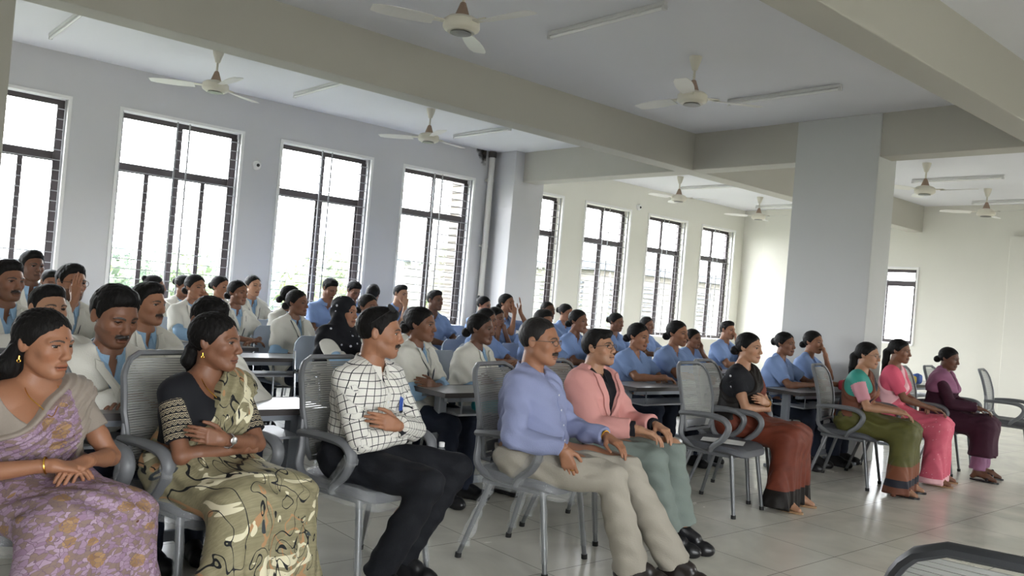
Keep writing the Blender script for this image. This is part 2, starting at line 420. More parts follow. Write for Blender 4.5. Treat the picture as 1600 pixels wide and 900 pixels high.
TB = [(4.53, 4.42, 'nearest unlit tube light on the middle ceiling bay'), (7.05, 4.42, 'unlit tube light behind the middle bay fan'), (12.07, 4.74, 'unlit tube light behind the fan right of the column'),
      (14.3, 4.74, 'unlit tube light nearest the end wall at the right edge'), (1.77, 8.6, 'unlit tube light at the top left of the window bay'), (4.35, 8.6, 'unlit tube light between third and fourth window'),
      (6.83, 8.75, 'unlit tube light on the ceiling above the fourth window'), (11.7, 8.6, 'unlit tube light above the seventh window'), (9.4, 4.6, 'unlit tube light hidden close behind the big column'), (14.1, 8.6, 'unlit tube light at the far corner of the window bay')]
for i, (x, y, lab) in enumerate(TB):
    f = tb if i == 0 else copy_tree(tb)
    f.location = (x, y, CZ); tag(f, lab, 'light', 'ceiling tube lights')
m_camw = mat('camera_white', 'e6e6e4', .35); m_camb = mat('camera_black', '22201f', .2)
for (x, z, lab) in ((4.26, 2.72, 'small white dome camera on the wall between second and third window'), (11.45, 3.17, 'small white dome camera above the sixth window')):
    c = thing('wall_camera', lab, 'security camera', (x, WY, z), group='wall cameras')
    RX = Matrix.Rotation(PI/2, 3, 'X')
    MB().lathe([(.055, .001), (.055, .03), (.045, .045)], (0, 0, 0), 20, M3=RX).build('housing', m_camw, c, True)
    MB().lathe([(.02, .04), (.02, .05), (.012, .06), (.004, .062)], (.008, 0, 0), 20, M3=RX).build('lens', m_camb, c, True)

# ------------------------------------------------------------------ office chairs of the front row
m_plas = mat('grey_chair_plastic', '696b6e', .42); m_mesh = mat('grey_mesh_fabric', '999a96', .8); m_pad = mat('dark_grey_seat', '4e5055', .55, bump=.2, bscale=200)
m_leg = mat('grey_steel_leg', '707274', .35, metal=.4); m_wrap = mat('clear_plastic_wrap', 'eef2f4', .12, alpha=.16, bump=1, bscale=30, spec=1)
m_plasd = mat('black_chair_plastic', '2b2d31', .45); m_foot = mat('black_rubber', '1c1c1c', .7)
def hw(z):   # half width of the chair back at height z
    t = (z-.53)/.47
    return float(np.interp(t, [0, .12, .5, .82, .94, 1], [.175, .205, .232, .222, .19, .13]))
def back_y(x, z): return .205+(z-.5)*.20+.05*((z-.74)/.25)**2*.5-.55*x*x
def ncr(p, n, amp, rn):
    return [tuple(c+rn.uniform(-amp, amp) for c in q_) for q_ in p]
def make_chair(wrapped=True, dark=False, seed=0):
    rn = random.Random(seed); P = m_plasd if dark else m_plas
    r = thing('office_chair', '', 'chair')
    # seat pad
    mb = MB(); n = 24; rings = [(.93, .425), (1.0, .44), (1.0, .462), (.95, .476), (.75, .474), (.4, .468), (.02, .466)]
    vs = []; fs = []
    for s_, z in rings:
        for j in range(n*2):
            a = 2*PI*j/(n*2); c, s2 = math.cos(a), math.sin(a)
            x = .25*s_*math.copysign(abs(c)**.45, c); y = .245*s_*math.copysign(abs(s2)**.45, s2)-.01
            zz = z-(.03*max(0, (-y-.13)/.12)**2 if y < -.13 else 0)
            vs.append((x, y, zz))
    N2 = n*2
    for i in range(len(rings)-1):
        for j in range(N2): fs.append((i*N2+j, i*N2+(j+1) % N2, (i+1)*N2+(j+1) % N2, (i+1)*N2+j))
    fs.append(tuple(range(N2))[::-1]); fs.append(tuple((len(rings)-1)*N2+j for j in range(N2)))
    seat = mb.add(vs, fs).build('seat', m_pad, r, True)
    MB().box((-.21, -.19, .395), (.21, .19, .426), bev=.012).build('seat_pan', P, r)
    # back frame
    zs = [.53+.47*i/20 for i in range(21)]
    loop = [(hw(z), z) for z in zs]+[(-hw(z), z) for z in zs[::-1]]
    fr = MB(); fr.tube([(x, back_y(x, z), z) for x, z in loop], .016, 8, closed=True, up=(0, 1, 0), flat=.8)
    fr.box((-.15, back_y(0, .56)-.012, .545), (.15, back_y(0, .56)+.012, .60), bev=.005)
    fr.build('back_frame', P, r, True)
    # mesh back: fine horizontal cords
    mp = MB(); nz = 42
    for i in range(nz):
        z = .545+.435*i/nz; w = hw(z)-.012; v = []; m_ = 10
        for j in range(m_+1):
            x = -w+2*w*j/m_; y = back_y(x, z)
            v += [(x, y-.002, z), (x, y-.002, z+.0082), (x, y+.002, z+.0082), (x, y+.002, z)]
        f = []
        for j in range(m_):
            for k in range(4): f.append((j*4+k, j*4+4+k, j*4+4+(k+1) % 4, j*4+(k+1) % 4))
        mp.add(v, f)
    mp.build('mesh_back', m_mesh, r)
    for s_ in (-1, 1):
        # upright joining back to seat
        u = smooth_path([(s_*.225, back_y(.22, .72), .72), (s_*.225, .215, .60), (s_*.245, .20, .50), (s_*.235, .12, .445), (s_*.21, .0, .425)], 5)
        MB().tube(u, [.016+.008*math.sin(PI*i/(len(u)-1)) for i in range(len(u))], 10, flat=.7).build('back_upright', P, r, True)
        a = smooth_path([(s_*.235, .225, .655), (s_*.255, .12, .668), (s_*.265, -.04, .672), (s_*.265, -.13, .655), (s_*.262, -.165, .605), (s_*.258, -.13, .53), (s_*.25, -.06, .47), (s_*.235, -.03, .43)], 5)
        arm = MB().tube(a, [.017+.005*math.sin(PI*i/(len(a)-1)) for i in range(len(a))], 10, flat=1.35).build('armrest', P, r, True)
        lf = MB().tube([(s_*.20, -.17, .43), (s_*.225, -.235, .012)], [.0155, .0125], 12).build('leg', m_leg, r, True)
        MB().tube([(s_*.225, -.235, .0), (s_*.2245, -.233, .025)], .017, 10).build('foot_cap', m_foot, lf, True)
        lr = MB().tube([(s_*.19, .13, .43), (s_*.255, .265, .012)], [.0155, .0125], 12).build('leg', m_leg, r, True)
        MB().tube([(s_*.255, .265, .0), (s_*.2545, .263, .025)], .017, 10).build('foot_cap', m_foot, lr, True)
        if wrapped:
            p = ncr([Vector((s_*.235, -.03, .44))*(1-t)+Vector((s_*.262, -.16, .60))*t+Vector((0, 0, 0)) for t in [i/8 for i in range(9)]], 0, .006, rn)
            MB().tube(p, [.03+rn.uniform(-.006, .010) for _ in p], 9).build('plastic_wrap', m_wrap, arm, True)
            p = ncr([Vector((s_*.19, .13, .43)).lerp(Vector((s_*.255, .265, .012)), t) for t in [.02+i*.075 for i in range(12)]], 0, .004, rn)
            MB().tube(p, [.021+rn.uniform(-.003, .014) for _ in p], 9).build('plastic_wrap', m_wrap, lr, True)
            p = ncr([Vector((s_*.20, -.17, .43)).lerp(Vector((s_*.225, -.235, .012)), t) for t in [i*.085 for i in range(11)]], 0, .002, rn)
            MB().tube(p, [.018+rn.uniform(-.001, .004) for _ in p], 9).build('plastic_wrap', m_wrap, lf, True)
    if wrapped:   # loose film round the seat cushion
        vs = []; fs = []; rg = [(.80, .480), (1.0, .482), (1.05, .462), (1.06, .435), (1.03, .40), (.9, .388)]
        for s_, z in rg:
            for j in range(64):
                a = 2*PI*j/64; c, s2 = math.cos(a), math.sin(a); q_ = rn.uniform(-.004, .007)
                y = (.245*s_+q_)*math.copysign(abs(s2)**.5, s2)-.01
                vs.append(((.25*s_+q_)*math.copysign(abs(c)**.5, c), y, z+rn.uniform(-.004, .004)-(.025*max(0, (-y-.13)/.12)**2 if y < -.13 else 0)))
        for i in range(len(rg)-1):
            for j in range(64): fs.append((i*64+j, i*64+(j+1) % 64, (i+1)*64+(j+1) % 64, (i+1)*64+j))
        MB().add(vs, fs).build('plastic_wrap', m_wrap, seat, True)
    return r
ch_w = make_chair(True, False, 3); ch_p = make_chair(False, False, 4); ch_b = make_chair(False, True, 5)
CHAIRS = [  # x, y, rz deg, label
    (.73, 3.40, 12, 'grey office chair under the woman in the floral saree at the left edge'),
    (1.37, 3.46, 14, 'grey mesh office chair with its back showing behind the olive saree woman'),
    (2.15, 3.41, 12, 'plastic wrapped grey chair the checked shirt man sits on'),
    (3.06, 3.22, 18, 'plastic wrapped grey chair the older man in the lavender blue shirt sits on'),
    (3.75, 3.48, 12, 'grey chair under the man in the pink blazer'),
    (5.14, 3.47, 8, 'empty grey mesh office chair between pink blazer man and maroon saree woman'),
    (5.63, 3.69, 11, 'grey office chair under the woman in the maroon saree'),
    (7.14, 3.53, 13, 'grey chair with its back tilted behind the green saree woman'),
    (8.00, 3.60, 12, 'chair under the woman in the bright pink saree'),
    (8.79, 3.49, 12, 'chair under the woman in the plum dress'),
    (10.55, 3.36, 10, 'empty grey mesh chair at the right edge of the photo'),
    (9.66, 3.60, 6, 'grey chair partly hidden behind the woman in the plum dress')]
def place(proto, used, loc, rz, lab, cat, grp):
    o = proto if not used else copy_tree(proto)
    o.location = loc; o.rotation_euler = (0, 0, rz); tag(o, lab, cat, grp); return o
for i, (x, y, a, lab) in enumerate(CHAIRS):
    place(ch_w if i < 5 else ch_p, i if i < 5 else i-5, (x, y, 0), math.radians(a), lab, 'chair', 'grey office chairs of the front row')
p_ = at_depth(1580, 915, 1.45)
place(ch_b, 0, (p_.x+.28, p_.y+.06, 0), math.radians(108), 'black chair whose curved back top just shows in the bottom right corner', 'chair', None)

# ------------------------------------------------------------------ student desks and chairs
m_top = mat('grey_laminate_top', '8d8f92', .28); m_edge = mat('dark_desk_edge', '3c3736', .5); m_dleg = mat('desk_grey_steel', '80858c', .4, metal=.2)
m_shelf = mat('desk_shelf', '9a9da2', .45)
def make_desk(L=1.4, D=.38):
    r = thing('student_desk', '', 'desk')
    MB().box((-L/2, -D/2, .715), (L/2, D/2, .737), bev=.003).build('desktop', m_top, r)
    e = MB(); e.box((-L/2-.004, -D/2-.004, .708), (L/2+.004, -D/2+.001, .739)); e.box((-L/2-.004, D/2-.001, .708), (L/2+.004, D/2+.004, .739))
    e.box((-L/2-.004, -D/2, .708), (-L/2+.001, D/2, .739)); e.box((L/2-.001, -D/2, .708), (L/2+.004, D/2, .739)); e.build('edge_band', m_edge, r)
    MB().box((-L/2+.05, -D/2+.04, .675), (L/2-.05, -D/2+.07, .7145)).box((-L/2+.05, D/2-.07, .675), (L/2-.05, D/2-.04, .7145)).build('top_rail', m_dleg, r)
    for s_ in (-1, 1):
        x = s_*(L/2-.11)
        l = MB().box((x-.03, -.032, .03), (x+.03, .032, .7145), bev=.006).build('leg', m_dleg, r)
        MB().box((x-.025, -D/2+.02, .0), (x+.025, D/2-.02, .032), bev=.008).build('foot_bar', m_dleg, l)
        MB().tube([(x-s_*.05, -D/2+.03, .60), (x-s_*.05, -D/2+.03, .70)], .006, 8).build('shelf_hanger', m_dleg, r)
    MB().box((-L/2+.14, -D/2+.03, .585), (L/2-.14, D/2-.04, .597)).build('book_shelf', m_shelf, r)
    MB().box((-L/2+.14, -.015, .10), (L/2-.14, .015, .15), bev=.004).build('stretcher', m_dleg, r)
    return r
DESKS = [ # x0, x1, y (centre), label
    (.74, 2.12, 3.94, 'desk with a pale shining top right behind the olive saree woman'),
    (3.15, 4.55, 4.36, 'grey desk with a teal pouch on its shelf behind checked shirt and blue shirt men'),
    (5.15, 6.55, 4.50, 'grey desk of two blue uniformed students behind the pink blazer man'),
    (6.88, 8.17, 4.07, 'grey desk with red and white bags on it beside the big column'),
    (2.28, 3.60, 6.30, 'desk with a tall grey leg just left of the checked shirt man'),
    (3.20, 4.60, 5.38, 'desk of the student in the black headscarf'),
    (.45, 1.85, 5.52, 'desk of the moustached student at the left edge'),
    (1.90, 3.15, 7.12, 'desk of the white coated girls before the second window'),
    (4.20, 5.20, 8.12, 'desk of the blue uniformed boys before the third window'),
    (5.95, 7.35, 8.15, 'desk near the fourth window pier'),
    (5.05, 6.60, 5.44, 'desk with a dark top seen between the blue shirt and pink blazer men'),
    (5.25, 6.60, 6.33, 'desk of the blue uniformed girls with hands to their faces'),
    (6.75, 7.50, 7.20, 'desk of the students below the fifth and sixth windows'),
    (7.35, 8.75, 5.50, 'desk of the short haired blue uniformed boy near the column'),
    (9.85, 11.2, 4.45, 'desk behind the women at the right carrying small coloured items')]
d0 = make_desk()
for i, (x0, x1, y, lab) in enumerate(DESKS):
    d = place(d0, i, ((x0+x1)/2, y, 0), 0, lab, 'desk', 'student desks')
    d.scale.x = (x1-x0)/1.4
m_shell = mat('pale_blue_grey_shell', '8b96a6', .45); m_chrome = mat('chrome_tube', '9ea2a6', .22, metal=.85)
def make_schair():
    r = thing('student_chair', '', 'chair')
    vs = []; fs = []; nx, nz = 12, 12
    for side in (0, 1):
        for i in range(nz+1):
            z = .56+.36*i/nz
            for j in range(nx+1):
                u = -1+2*j/nx; w = .205*(1-.16*(i/nz)**3); zz = z if abs(u) < .6 else z-.06*((abs(u)-.6)/.4)**2*(i/nz)
                vs.append((u*w, .19+(z-.5)*.22-.25*(u*w)**2+side*.012, zz))
    K = (nx+1)*(nz+1)
    for i in range(nz):
        for j in range(nx):
            a = i*(nx+1)+j; fs.append((a, a+1, a+nx+2, a+nx+1)); fs.append((K+a, K+a+nx+1, K+a+nx+2, K+a+1))
    for j in range(nx): fs.append((j, K+j, K+j+1, j+1)); a = nz*(nx+1)+j; fs.append((a, a+1, K+a+1, K+a))
    for i in range(nz): a = i*(nx+1); fs.append((a, a+nx+1, K+a+nx+1, K+a)); a += nx; fs.append((a, K+a, K+a+nx+1, a+nx+1))
    MB().add(vs, fs).build('backrest', m_shell, r, True)
    MB().box((-.205, -.20, .435), (.205, .20, .455), bev=.009).build('seat', m_shell, r)
    for s_ in (-1, 1):
        MB().tube(smooth_path([(s_*.215, -.20, .0), (s_*.215, -.19, .40), (s_*.222, -.17, .61), (s_*.222, -.12, .645), (s_*.222, .13, .645), (s_*.20, .215, .63)], 4), .011, 8).build('arm_frame', m_chrome, r, True)
        MB().tube([(s_*.215, .24, .0), (s_*.205, .17, .43), (s_*.19, .245, .80)], .011, 8).build('rear_leg', m_chrome, r, True)
        MB().box((s_*.222-.024, -.15, .652), (s_*.222+.024, .11, .675), bev=.008).build('arm_pad', m_foot, r)
    MB().tube([(-.215, -.19, .42), (.215, -.19, .42)], .010, 8).build('cross_tube', m_chrome, r, True)
    return r
schair0 = make_schair(); SCH = [0]
def student_chair(x, y, rz, lab):
    place(schair0, SCH[0], (x, y, 0), rz, lab, 'chair', 'student chairs'); SCH[0] += 1
student_chair(6.45, 8.55, .1, 'empty pale student chair left of the blue uniformed girls by the corner column')
student_chair(4.72, 5.62, 0, 'empty pale student chair between the white coated girl and the older man')
student_chair(4.95, 6.95, 0, 'empty pale student chair behind the black headscarf student')

# loose sheet on the empty chair, crumpled film on the armrest of the checked shirt man's chair
ps = thing('paper_sheet', 'white paper lying on the seat of the empty grey chair', 'paper', (5.10, 3.44, .4785), .5)
pm_ = MB(); g_ = 8
for i in range(g_+1):
    for j in range(g_+1): pm_.v.append((-.105+.21*i/g_, -.148+.296*j/g_, .004*math.sin(i*.9)*math.sin(j*.5)+.001))
for i in range(g_):
    for j in range(g_): a = i*(g_+1)+j; pm_.f.append((a, a+g_+1, a+g_+2, a+1)); pm_.m.append(0)
pm_.build('sheet', mat('white_paper', 'e8e8e6', .7), ps)
# small things on and under the desks
m_whitecap = mat('white_cap', 'ececec', .4); m_teal = mat('teal_cloth', '1fa3ae', .5, bump=.3, bscale=30); m_red = mat('red_cloth', 'c23a4a', .6); m_bag = mat('white_bag', 'd9dad4', .5, bump=.8, bscale=18)
def soft_box(name, m, loc, size, rz, lab, cat, zipm=None, seed=1):
    rn = random.Random(seed)
    r = thing(name, lab, cat, loc, rz)
    vs = []; fs = []; A, B = 20, 10
    for i in range(B+1):
        ph = -PI/2+PI*i/B
        for j in range(A):
            th = 2*PI*j/A
            f = lambda v: math.copysign(abs(v)**.5, v)
            k = 1+rn.uniform(-.03, .03)
            vs.append((f(math.cos(ph))*f(math.cos(th))*size[0]/2*k, f(math.cos(ph))*f(math.sin(th))*size[1]/2*k, (f(math.sin(ph))*.5+.5)*size[2]))
    for i in range(B):
        for j in range(A): fs.append((i*A+j, i*A+(j+1) % A, (i+1)*A+(j+1) % A, (i+1)*A+j))
    MB().add(vs, fs).build('body', m, r, True)
    MB().tube([(-size[0]*.42, 0, size[2]*.99), (0, 0, size[2]*1.03), (size[0]*.42, 0, size[2]*.99)], .006, 6).build('zip' if zipm else 'seam', zipm or m, r, True)
    return r
soft_box('pencil_pouch', m_teal, (3.60, 4.26, .598), (.26, .18, .085), .2, 'teal pouch lying on the shelf under the front desk', 'pouch', m_foot)
wb = thing('water_bottle', 'small clear water bottle with a white cap on the checked shirt man\'s seat', 'bottle', (2.475, 3.27, .477))
MB().lathe([(.028, .0), (.030, .01), (.030, .05), (.027, .055), (.030, .06), (.030, .105), (.012, .135), (.012, .142)], n=18).build('body', m_wrap, wb, True)
MB().lathe([(.0145, .138), (.0145, .158), (.012, .160)], n=14).build('cap', m_whitecap, wb, True)
soft_box('cloth_pouch', m_red, (7.86, 3.97, .739), (.15, .11, .10), .3, 'small red bag on the desk beside the column', 'bag')
soft_box('carry_bag', m_bag, (8.07, 4.0, .739), (.17, .14, .11), -.3, 'crumpled white bag next to the red one on the desk', 'bag', seed=4)
soft_box('backpack', mat('navy_nylon', '2c4a6e', .6), (6.0, 7.42, 0), (.36, .24, .86), .1, 'tall dark blue bag standing between window boys and blue uniformed girls', 'bag', m_foot)
soft_box('green_pouch', mat('green_pouch', '4d8f5e', .6), (10.10, 4.36, .739), (.12, .1, .08), 0, 'small green item on the desk behind the pink saree woman', 'pouch')
soft_box('yellow_pouch', mat('yellow_pouch', 'd0b23c', .6), (10.26, 4.36, .739), (.12, .1, .10), 0, 'small yellow item on the desk behind the pink saree woman', 'pouch')
soft_box('blue_pouch', mat('blue_pouch', '3f62b0', .6), (10.42, 4.36, .739), (.12, .1, .12), 0, 'small blue item on the desk behind the pink saree woman', 'pouch')

# ------------------------------------------------------------------ people: distance fields turned into meshes (surface nets)
def V3(*a): return np.array(a, dtype=np.float64)
class Field:
    def __init__(s, lo, hi, h):
        s.h = h; s.lo = np.array(lo, float); n = np.ceil((np.array(hi)-s.lo)/h).astype(int)+1; s.n = n
        s.ax = [(s.lo[i]+h*np.arange(n[i])).astype(np.float32) for i in range(3)]
        s.v = np.full(tuple(n), .5, np.float32)
    def sub(s, lo, hi):
        a = np.clip(np.floor((np.array(lo)-s.lo)/s.h).astype(int), 0, s.n); b = np.clip(np.ceil((np.array(hi)-s.lo)/s.h).astype(int)+1, 0, s.n)
        return tuple(slice(a[i], b[i]) for i in range(3))
    def pts(s, sl):
        return s.ax[0][sl[0]][:, None, None], s.ax[1][sl[1]][None, :, None], s.ax[2][sl[2]][None, None, :]
    def comb(s, sl, d, k, op='u'):
        o = s.v[sl]
        if op == 's': d = -d
        if k > 0:
            hh = np.maximum(k-np.abs(o-d), 0)/k
            if op == 'u': s.v[sl] = np.minimum(o, d)-hh*hh*k*.25
            else: s.v[sl] = np.maximum(o, d)+hh*hh*k*.25
        else: s.v[sl] = np.minimum(o, d) if op == 'u' else np.maximum(o, d)
    def rc(s, a, b, ra, rb, k=.01, op='u', flat=None, R=None, wob=None):
        "rounded cone from a to b; flat=(point, direction) cuts it with a plane"
        a = np.array(a, float); b = np.array(b, float); m = max(ra, rb)+k+2*s.h
        sl = s.sub(np.minimum(a, b)-m, np.maximum(a, b)+m); x, y, z = s.pts(sl)
        if 0 in s.v[sl].shape: return s
        ab = b-a; L = max(float(ab@ab), 1e-9)
        px, py, pz = x-np.float32(a[0]), y-np.float32(a[1]), z-np.float32(a[2])
        t = np.clip((px*np.float32(ab[0])+py*np.float32(ab[1])+pz*np.float32(ab[2]))/np.float32(L), 0, 1)
        d = np.sqrt((px-t*np.float32(ab[0]))**2+(py-t*np.float32(ab[1]))**2+(pz-t*np.float32(ab[2]))**2)-(ra+t*np.float32(rb-ra))
        if wob is not None: d = d+wob(x, y, z, t)
        if flat is not None:
            c, n = flat; d = np.maximum(d, (x-np.float32(c[0]))*np.float32(n[0])+(y-np.float32(c[1]))*np.float32(n[1])+(z-np.float32(c[2]))*np.float32(n[2]))
        s.comb(sl, d.astype(np.float32), k, op); return s
    def el(s, c, r, k=.01, op='u', R=None, clip=None):
        "ellipsoid, R = 3x3 rotation (columns are its axes)"
        c = np.array(c, float); m = max(r)+k+2*s.h; sl = s.sub(c-m, c+m); x, y, z = s.pts(sl)
        if 0 in s.v[sl].shape: return s
        p = [x-np.float32(c[0]), y-np.float32(c[1]), z-np.float32(c[2])]
        if R is not None: p = [p[0]*np.float32(R[0][i])+p[1]*np.float32(R[1][i])+p[2]*np.float32(R[2][i]) for i in range(3)]
        q1 = np.sqrt((p[0]/r[0])**2+(p[1]/r[1])**2+(p[2]/r[2])**2)+1e-6
        q2 = np.sqrt((p[0]/r[0]**2)**2+(p[1]/r[1]**2)**2+(p[2]/r[2]**2)**2)+1e-6
        d = q1*(q1-1)/q2
        if clip is not None: d = np.maximum(d, clip(*p))
        s.comb(sl, d.astype(np.float32), k, op); return s
    def mask(s, fn):
        x, y, z = s.pts((slice(None),)*3); s.v = np.maximum(s.v, fn(x, y, z)).astype(np.float32); return s
    def add_disp(s, fn):
        x, y, z = s.pts((slice(None),)*3); s.v = (s.v+fn(x, y, z)).astype(np.float32); return s
    def mesh(s):
        v = s.v; ins = v < 0; nx, ny, nz = v.shape
        c = np.zeros((nx-1, ny-1, nz-1), np.int8)
        for i in (0, 1):
            for j in (0, 1):
                for k in (0, 1): c += ins[i:nx-1+i, j:ny-1+j, k:nz-1+k]
        act = (c > 0) & (c < 8); I = np.argwhere(act)
        if len(I) == 0: return np.zeros((0, 3)), np.zeros((0, 4), int)
        idx = np.full(act.shape, -1, np.int64); idx[act] = np.arange(len(I))
        acc = np.zeros((len(I), 3)); cnt = np.zeros(len(I))
        cor = [(i, j, k) for i in (0, 1) for j in (0, 1) for k in (0, 1)]
        cv = {q_: v[I[:, 0]+q_[0], I[:, 1]+q_[1], I[:, 2]+q_[2]].astype(np.float64) for q_ in cor}
        for a in cor:
            for ax in range(3):
                if a[ax] == 0:
                    b = list(a); b[ax] = 1; b = tuple(b)
                    m = (cv[a] < 0) != (cv[b] < 0); t = np.where(m, cv[a]/np.where(m, cv[a]-cv[b], 1), 0)
                    p = np.array(a, float)[None, :]+t[:, None]*np.eye(3)[ax][None, :]
                    acc += p*m[:, None]; cnt += m
        P = s.lo+(I+acc/cnt[:, None])*s.h
        F = []
        for ax in range(3):
            o1, o2 = [(1, 2), (2, 0), (0, 1)][ax]
            sa = [slice(1, n-1) for n in v.shape]; sb = list(sa)
            sa[ax] = slice(0, v.shape[ax]-1); sb[ax] = slice(1, v.shape[ax])
            A = ins[tuple(sa)]; B = ins[tuple(sb)]
            E = np.argwhere(A != B)
            if len(E) == 0: continue
            fl = A[E[:, 0], E[:, 1], E[:, 2]]
            E = E+1; E[:, ax] -= 1
            d1 = np.zeros(3, int); d1[o1] = 1; d2 = np.zeros(3, int); d2[o2] = 1
            g = lambda q_: idx[q_[:, 0], q_[:, 1], q_[:, 2]]
            q_ = np.stack([g(E-d1-d2), g(E-d2), g(E), g(E-d1)], 1)
            q_[~fl] = q_[~fl][:, ::-1]
            F.append(q_)
        F = np.concatenate(F); F = F[(F >= 0).all(1)]
        return P, F

def merge(parts):
    V = []; F = []; o = 0
    for p, f in parts: V.append(p); F.append(f+o); o += len(p)
    return np.concatenate(V), np.concatenate(F)
def relax(P, F, it=1, lam=.5):
    n = len(P)
    for _ in range(it):
        acc = np.zeros_like(P); c = np.zeros(n)
        for a, b in ((0, 1), (1, 2), (2, 3), (3, 0)):
            for u, w in ((a, b), (b, a)):
                for k in range(3): acc[:, k] += np.bincount(F[:, u], weights=P[F[:, w], k], minlength=n)
                c += np.bincount(F[:, u], minlength=n)
        P = P+lam*(acc/np.maximum(c, 1)[:, None]-P)
    return P
def to_obj(name, P, F, mats, parent, color=None, uv=None, midx=None):
    me = bpy.data.meshes.new(name)
    me.vertices.add(len(P)); me.vertices.foreach_set('co', P.astype(np.float32).ravel())
    me.loops.add(len(F)*4); me.loops.foreach_set('vertex_index', F.astype(np.int32).ravel())
    me.polygons.add(len(F)); me.polygons.foreach_set('loop_start', np.arange(0, len(F)*4, 4, dtype=np.int32))
    me.polygons.foreach_set('loop_total', np.full(len(F), 4, np.int32))
    me.polygons.foreach_set('use_smooth', np.ones(len(F), bool))
    if color is not None:
        a = me.color_attributes.new('Col', 'FLOAT_COLOR', 'POINT'); a.data.foreach_set('color', np.concatenate([color, np.ones((len(P), 1))], 1).astype(np.float32).ravel())
    if uv is not None:
        a = me.attributes.new('pat', 'FLOAT_VECTOR', 'POINT'); a.data.foreach_set('vector', uv.astype(np.float32).ravel())
    for m in (mats if isinstance(mats, (list, tuple)) else [mats]): me.materials.append(m)
    if midx is not None: me.polygons.foreach_set('material_index', midx.astype(np.int32))
    me.update(); me.validate()
    o = bpy.data.objects.new(name, me); COL.objects.link(o)
    if parent: o.parent = parent
    return o

def rotm(yaw=0, pitch=0, roll=0):
    "yaw about z (+ turns the face towards +x), pitch + looks down, roll tilts"
    return np.array(Matrix.Rotation(yaw, 3, 'Z') @ Matrix.Rotation(pitch, 3, 'X') @ Matrix.Rotation(roll, 3, 'Y'))
def nrm(v): v = np.array(v, float); return v/np.linalg.norm(v)

m_hair = mat('black_hair', '0d0b0a', .62, bump=.35, bscale=190, bstretch=(1, 1, .2), spec=.2)
m_hairg = mat('greying_hair', '1d1a19', .55, bump=.45, bscale=170, bstretch=(1, 1, .2), spec=.3)
m_eyew = mat('eye_white', 'd8d2cb', .25); m_iris = mat('dark_iris', '20120b', .15)
SK = {'a': '875f47', 'b': '97694e', 'c': '7b533d', 'd': '654331', 'e': 'a97e62'}
def skin_mat(k):
    m = mat('skin_tone_'+k, SK[k], .5, bump=.10, bscale=90, attr='Col')
    b = m.node_tree.nodes['Principled BSDF']; b.inputs['Subsurface Weight'].default_value = .06; b.inputs['Subsurface Radius'].default_value = (.02, .008, .004)
    return m

def ik(S, Wt, a, b, pole):
    d = Wt-S; L = np.linalg.norm(d)
    if L > (a+b)*.995: Wt = S+d*((a+b)*.995/L); d = Wt-S; L = np.linalg.norm(d)
    n = d/L; x = (a*a-b*b+L*L)/(2*L); h = math.sqrt(max(a*a-x*x, 0)); p = np.array(pole, float); p = p-n*(p@n); p /= np.linalg.norm(p)+1e-9
    return S+n*x+p*h, Wt

def hand_prims(Wp, d, up, side, curl, sc=1.0, spread=.0):
    """Wp wrist, d direction of the hand, up = back of the hand, side=+1 when thumb lies on d x up.
    Returns tapered capsules: five fingers of their own lengths, thumb from the side of the palm."""
    d = nrm(d); up = nrm(up-d*(np.array(up)@d)); s = np.cross(d, up)*side
    pr = []; K = [(.027, .085, (.042, .026, .021), .0082), (.009, .089, (.046, .030, .023), .0084), (-.009, .085, (.043, .028, .022), .0080), (-.026, .077, (.034, .021, .018), .0070)]
    for i, (o, l, seg, r) in enumerate(K):
        k0 = Wp+(d*l+s*o)*sc
        pr.append((Wp+(d*.012+s*o*.55)*sc, k0, .0155*sc, .0125*sc, .012))
        p = k0; ang = 0; c = curl*(1+.12*i)
        for j, L in enumerate(seg):
            ang += c*(.9, 1.1, .8)[j]
            dd = d*math.cos(ang)-up*math.sin(ang)+s*(spread*(1.5-i))
            q_ = p+nrm(dd)*L*sc; pr.append((p, q_, r*(1.12-.1*j)*sc, r*(1.0-.12*j)*sc, .003)); p = q_
    t0 = Wp+(d*.018+s*.022-up*.006)*sc; t1 = t0+nrm(d*.7+s*.75-up*.35)*.042*sc; t2 = t1+nrm(d*.95+s*.25-up*(.25+.3*curl))*.032*sc; t3 = t2+nrm(d*.95+s*.02-up*(.2+.5*curl))*.026*sc
    pr += [(t0, t1, .0155*sc, .0115*sc, .010), (t1, t2, .0105*sc, .0092*sc, .003), (t2, t3, .0092*sc, .0075*sc, .003)]
    return pr

